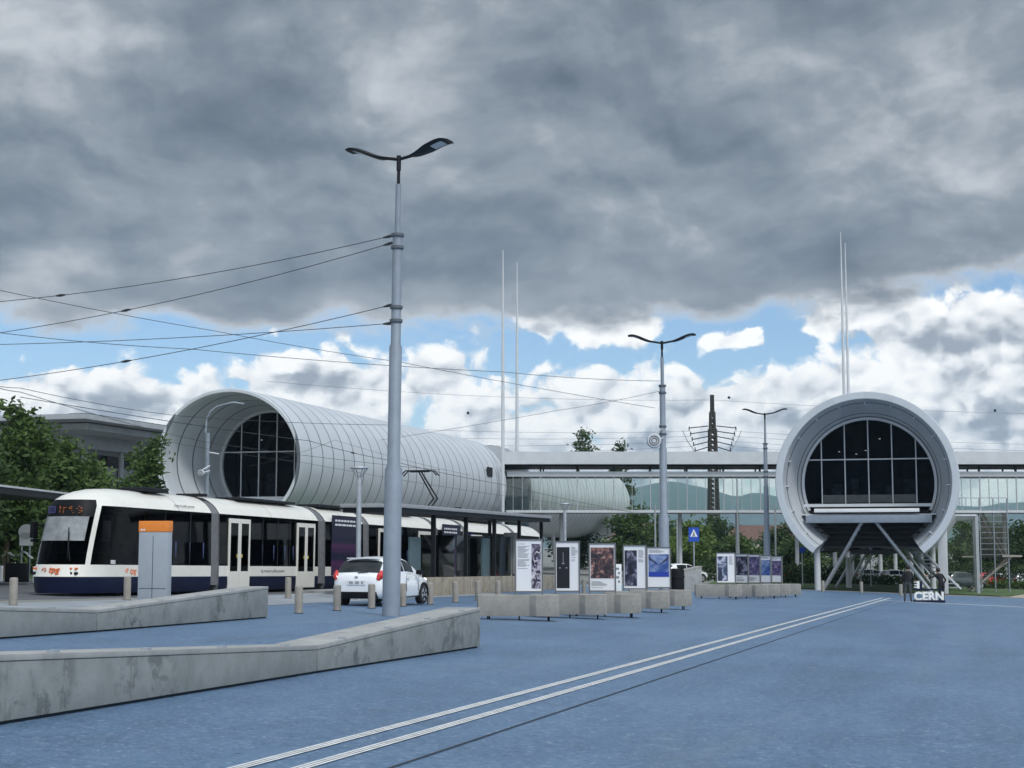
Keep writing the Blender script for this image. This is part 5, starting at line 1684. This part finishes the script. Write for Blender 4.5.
# ------------------------------------------------------------------ people
def person(label, loc, yaw, J, rad, edges, scale=1.0, trousers=TROUSER, hair_at=None, hips=0.95):
    """one skinned body grown from a joint graph"""
    me = bpy.data.meshes.new('person'); me.from_pydata([Vector(p_) * scale for p_ in J.values()], [], [])
    names = list(J)
    me.clear_geometry()
    me.from_pydata([Vector(p_) * scale for p_ in J.values()], [(names.index(a), names.index(b)) for a, b in edges], [])
    o = bpy.data.objects.new('person_tmp', me); col.objects.link(o)
    md = o.modifiers.new('s', 'SKIN')
    sk = me.skin_vertices[0].data
    for i, n_ in enumerate(names):
        r_ = rad[n_]; sk[i].radius = ((r_ if isinstance(r_, tuple) else (r_, r_))[0] * scale, (r_ if isinstance(r_, tuple) else (r_, r_))[1] * scale)
        sk[i].use_root = (n_ == 'pelvis')
    md.use_smooth_shade = True
    s2 = o.modifiers.new('u', 'SUBSURF'); s2.levels = 2; s2.render_levels = 2
    dg = bpy.context.evaluated_depsgraph_get()
    m2 = bpy.data.meshes.new_from_object(o.evaluated_get(dg))
    bpy.data.objects.remove(o)
    for k in (CLOTH, trousers, SKIN, BLACK): m2.materials.append(k)
    head = Vector(J['head']) * scale
    hands = [Vector(J[k]) * scale for k in J if k.startswith('palm')]
    for f in m2.polygons:
        c = f.center
        if (c - head).length < .16 * scale and c.z > head.z - .15 * scale: f.material_index = 2
        elif any((c - h_).length < .11 * scale for h_ in hands): f.material_index = 2
        elif c.z < .07 * scale: f.material_index = 3
        elif c.z < hips * scale: f.material_index = 1
        f.use_smooth = True
    ob = bpy.data.objects.new('person', m2); col.objects.link(ob); ob.location = loc; ob.rotation_euler = (0, 0, yaw)
    tag(ob, label, 'person')
    hm = bmesh.new(); bmesh.ops.create_uvsphere(hm, u_segments=16, v_segments=10, radius=.112 * scale)
    for v in hm.verts:
        v.co.z *= 1.12
        if v.co.z < -.03 and v.co.y > -.0: v.co *= .8
    h2 = bpy.data.meshes.new('hair'); hm.to_mesh(h2); hm.free()
    ho = finish(h2, 'hair', HAIR, ob); ho.location = head + Vector((0, -.018, .03)) * scale
    # face: nose, eyes, ears (towards +Y)
    q = MB(); q.tube([head + Vector((0, .085, .0)) * scale, head + Vector((0, .118, -.025)) * scale], [.012, .02], 6)
    for s_ in (-1, 1): q.tube([head + Vector((s_ * .088, -.0, .01)) * scale, head + Vector((s_ * .105, -.01, -.03)) * scale], .018, 6)
    q.build('face_features', SKIN, ob)
    return ob


def hand(J, rad, E, wrist, palm_name, direction, side):
    w = Vector(J[wrist]); d = Vector(direction).normalized(); s_ = Vector(side).normalized()
    n_ = d.cross(s_)
    J[palm_name] = w + d * .07; rad[palm_name] = (.034, .022); E.append((wrist, palm_name))
    for i, (off, L) in enumerate(((-.03, .07), (-.01, .085), (.01, .08), (.03, .062))):
        a = f'{palm_name}_f{i}'; b = a + 't'
        J[a] = w + d * .115 + s_ * off; J[b] = w + d * (.115 + L * .85) + s_ * off * 1.1 + n_ * .02
        rad[a] = .010; rad[b] = .008; E.append((palm_name, a)); E.append((a, b))
    a = palm_name + '_th'; J[a] = w + d * .075 + s_ * -.065; rad[a] = .011; E.append((palm_name, a))


def figure(lean, la, ra, stance=.12):
    """lean: forward shift of the upper body; la/ra: (elbow, wrist) of the arms"""
    J, rad, E = {}, {}, []
    def j(n_, p_, r_, par=None):
        J[n_] = Vector(p_); rad[n_] = r_
        if par: E.append((par, n_))
    lx, ly = lean
    j('pelvis', (0, 0, .95), (.155, .115))
    j('waist', (lx * .3, ly * .3, 1.12), (.14, .105), 'pelvis'); j('chest', (lx * .7, ly * .7, 1.33), (.17, .115), 'waist'); j('neck', (lx, ly, 1.49), (.065, .06), 'chest'); j('chin', (lx * 1.1, ly * 1.1 + .02, 1.56), (.07, .075), 'neck'); j('head', (lx * 1.15, ly * 1.15 + .02, 1.65), (.085, .098), 'chin'); j('crown', (lx * 1.2, ly * 1.2 + .01, 1.735), (.06, .07), 'head')
    for s_, n_ in ((-1, 'l'), (1, 'r')):
        j('hip' + n_, (s_ * .09, 0, .87), (.105, .105), 'pelvis'); j('knee' + n_, (s_ * (.09 + stance * .3), .02, .49), .065, 'hip' + n_); j('ankle' + n_, (s_ * (.09 + stance * .5), -.02, .09), .045, 'knee' + n_); j('toe' + n_, (s_ * (.1 + stance * .6), .15, .04), (.045, .03), 'ankle' + n_)
        j('sh' + n_, (lx * .85 + s_ * .18, ly * .85, 1.42), .065, 'chest')
        e, w = la if s_ < 0 else ra
        j('el' + n_, e, .05, 'sh' + n_); j('wr' + n_, w, .034, 'el' + n_)
        d = (Vector(w) - Vector(e)).normalized()
        hand(J, rad, E, 'wr' + n_, 'palm' + n_, d, Vector((0, 1, 0)).cross(d) if abs(d.y) < .9 else (1, 0, 0))
    return J, rad, E


pg = ground_at(908, 602)
J, rad, E = figure((.03, .05), ((-.27, .0, 1.14), (-.20, .14, .93)), ((.26, .06, 1.16), (.34, .26, 1.02)))
person('visitor in black jacket and grey trousers standing left of the letters', pg, R(-15), J, rad, E, 1.0, TROUSER)
pg = ground_at(942, 602.5)
J, rad, E = figure((-.10, .10), ((-.42, .12, 1.30), (-.68, .16, 1.36)), ((.25, .02, 1.16), (.20, .16, .95)), .02)
person('visitor all in black at the right of the letters, one arm stretched over them', pg, R(10), J, rad, E, 0.95, CLOTH)


# ------------------------------------------------------------------ overhead wires
def wire(label, pts, sag=0.0, r=0.014, cat='wire', group='overhead tram wires', knobs=()):
    """pts: world points; a curve through them with sag on each span"""
    P = []
    for a, b in zip(pts, pts[1:]):
        for k in range(12):
            t = k / 12; q_ = Vector(a).lerp(Vector(b), t); q_.z -= sag * 4 * t * (1 - t); P.append(q_)
    P.append(Vector(pts[-1]))
    root = empty('overhead_wire', P[0], 0, label, cat, group)
    q = MB(); q.tube([p_ - P[0] for p_ in P], r, 5, caps=False); q.build('cable', WIREM, root)
    for f in knobs:
        i = int(f * (len(P) - 2)); a, b = P[i] - P[0], P[i + 1] - P[0]
        d = (b - a).normalized()
        q = MB(); q.tube([a, a + d * .18, a + d * .36], [.02, .045, .02], 8); q.build('insulator', WIREM, root)
    return root


mp = g1
Yp = mp.y
pz = lambda py_: at(395, py_, Yp)
wire('highest cable from the near lamp pole towards the left edge', [pz(235), at(-30, 304, 46)], 0.25, .011, knobs=(.03, .88))
wire('second cable from the near lamp pole, dropping to the left edge', [pz(242), at(-30, 337, 47)], 0.25, .011, knobs=(.05, .72))
wire('cable from the middle collar, dropping lowest at the left edge', [pz(304), at(-30, 384, 47)], 0.2, .011, knobs=(.06, .65))
wire('nearly level cable from the lower collar to the left edge', [pz(323), at(-30, 345, 46)], 0.1, .010, knobs=(.04,))
wire('long cable crossing from upper left down behind the lamp pole', [at(-30, 284, 44), at(215, 331, 52), at(400, 362, 60), at(655, 408, 66)], 0.05, .010)
wire('contact cable passing low across both tubes toward the second lamp', [at(-30, 329, 46), at(190, 349, 54), at(504, 372, 64), at(660, 381, 68)], 0.08, .011)
wire('thin cable from the second lamp pole down to the tube roof', [at(660, 391, 68), at(560, 410, 78), at(380, 440, 95)], 0.05, .010)
wire('cable before the pavilion, passing over the tree tops', [at(-30, 376, 50), at(20, 392, 54), at(205, 442, 92), at(440, 470, 100)], 0.1, .013)
wire('cable running level across the tube mouth', [at(-30, 378, 60), at(20, 388, 62), at(180, 416, 80), at(395, 425, 92)], 0.1, .013)
wire('tram contact line drooping along the tube side', [at(20, 397, 50), at(310, 441, 64), at(388, 460, 70), at(500, 484, 82), at(640, 514, 110)], 0.06, .012, knobs=(.4,))
wire('span cable across the long tube wall', [at(250, 466, 75), at(335, 440, 75), at(470, 475, 84)], 0.1, .007)
wire('lower span cable at the tube mouth', [at(160, 440, 80), at(300, 462, 80), at(520, 498, 98), at(640, 512, 110)], 0.08, .008)
for k in range(6):
    wp = at(712, 400 + (0 if k == 0 else 24 + 5 * k), 270)
    for s_ in (-1, 1):
        xe = wp.x + s_ * (0.3 if k == 0 else 4.0 - .2 * k)
        a = Vector((xe, 270, wp.z - (0.4 if k else 0)))
        b = a + (Vector((-75, -20, 1.2 - .7 * k)) if s_ < 0 else Vector((110, 30, -.6 * k)))
        wire(('top', 'upper', 'second', 'third', 'fourth', 'lowest')[k] + ' power line leaving the pylon to the ' + ('left' if s_ < 0 else 'right'), [a, b], 1.0, .022, group='power lines on the pylon')
for px, py_, Y, lab in ((468, 413, 120, 'small dark ball on a cable above the long tube'), (729, 397.5, 250, 'dark warning ball on the line right of the pylon top'), (995, 410.5, 260, 'lone dark warning ball on a line at far right')):
    q = MB(); r_ = 1.4 * Y / FPX
    q.lathe([(r_ * math.sin(math.pi * k / 8) + .001, -r_ * math.cos(math.pi * k / 8)) for k in range(9)], n=12)
    o = q.build('warning_ball', DARK); o.location = at(px, py_, Y); tag(o, lab, 'warning ball', 'balls on the lines')

# ------------------------------------------------------------------ haze in the air
hz_m = bpy.data.materials.new('haze_air'); hz_m.use_nodes = True
t_ = hz_m.node_tree; t_.nodes.remove(t_.nodes['Principled BSDF'])
pv_ = t_.nodes.new('ShaderNodeVolumePrincipled'); pv_.inputs['Color'].default_value = (0.55, 0.78, 1.0, 1); pv_.inputs['Density'].default_value = 1.2e-4; pv_.inputs['Anisotropy'].default_value = 0.0
t_.links.new(pv_.outputs[0], t_.nodes['Material Output'].inputs['Volume'])
q = MB(); q.box((0, 3550, 150), (10500, 7900, 312)); o = q.build('haze', hz_m, smooth_=False); o['kind'] = 'stuff'
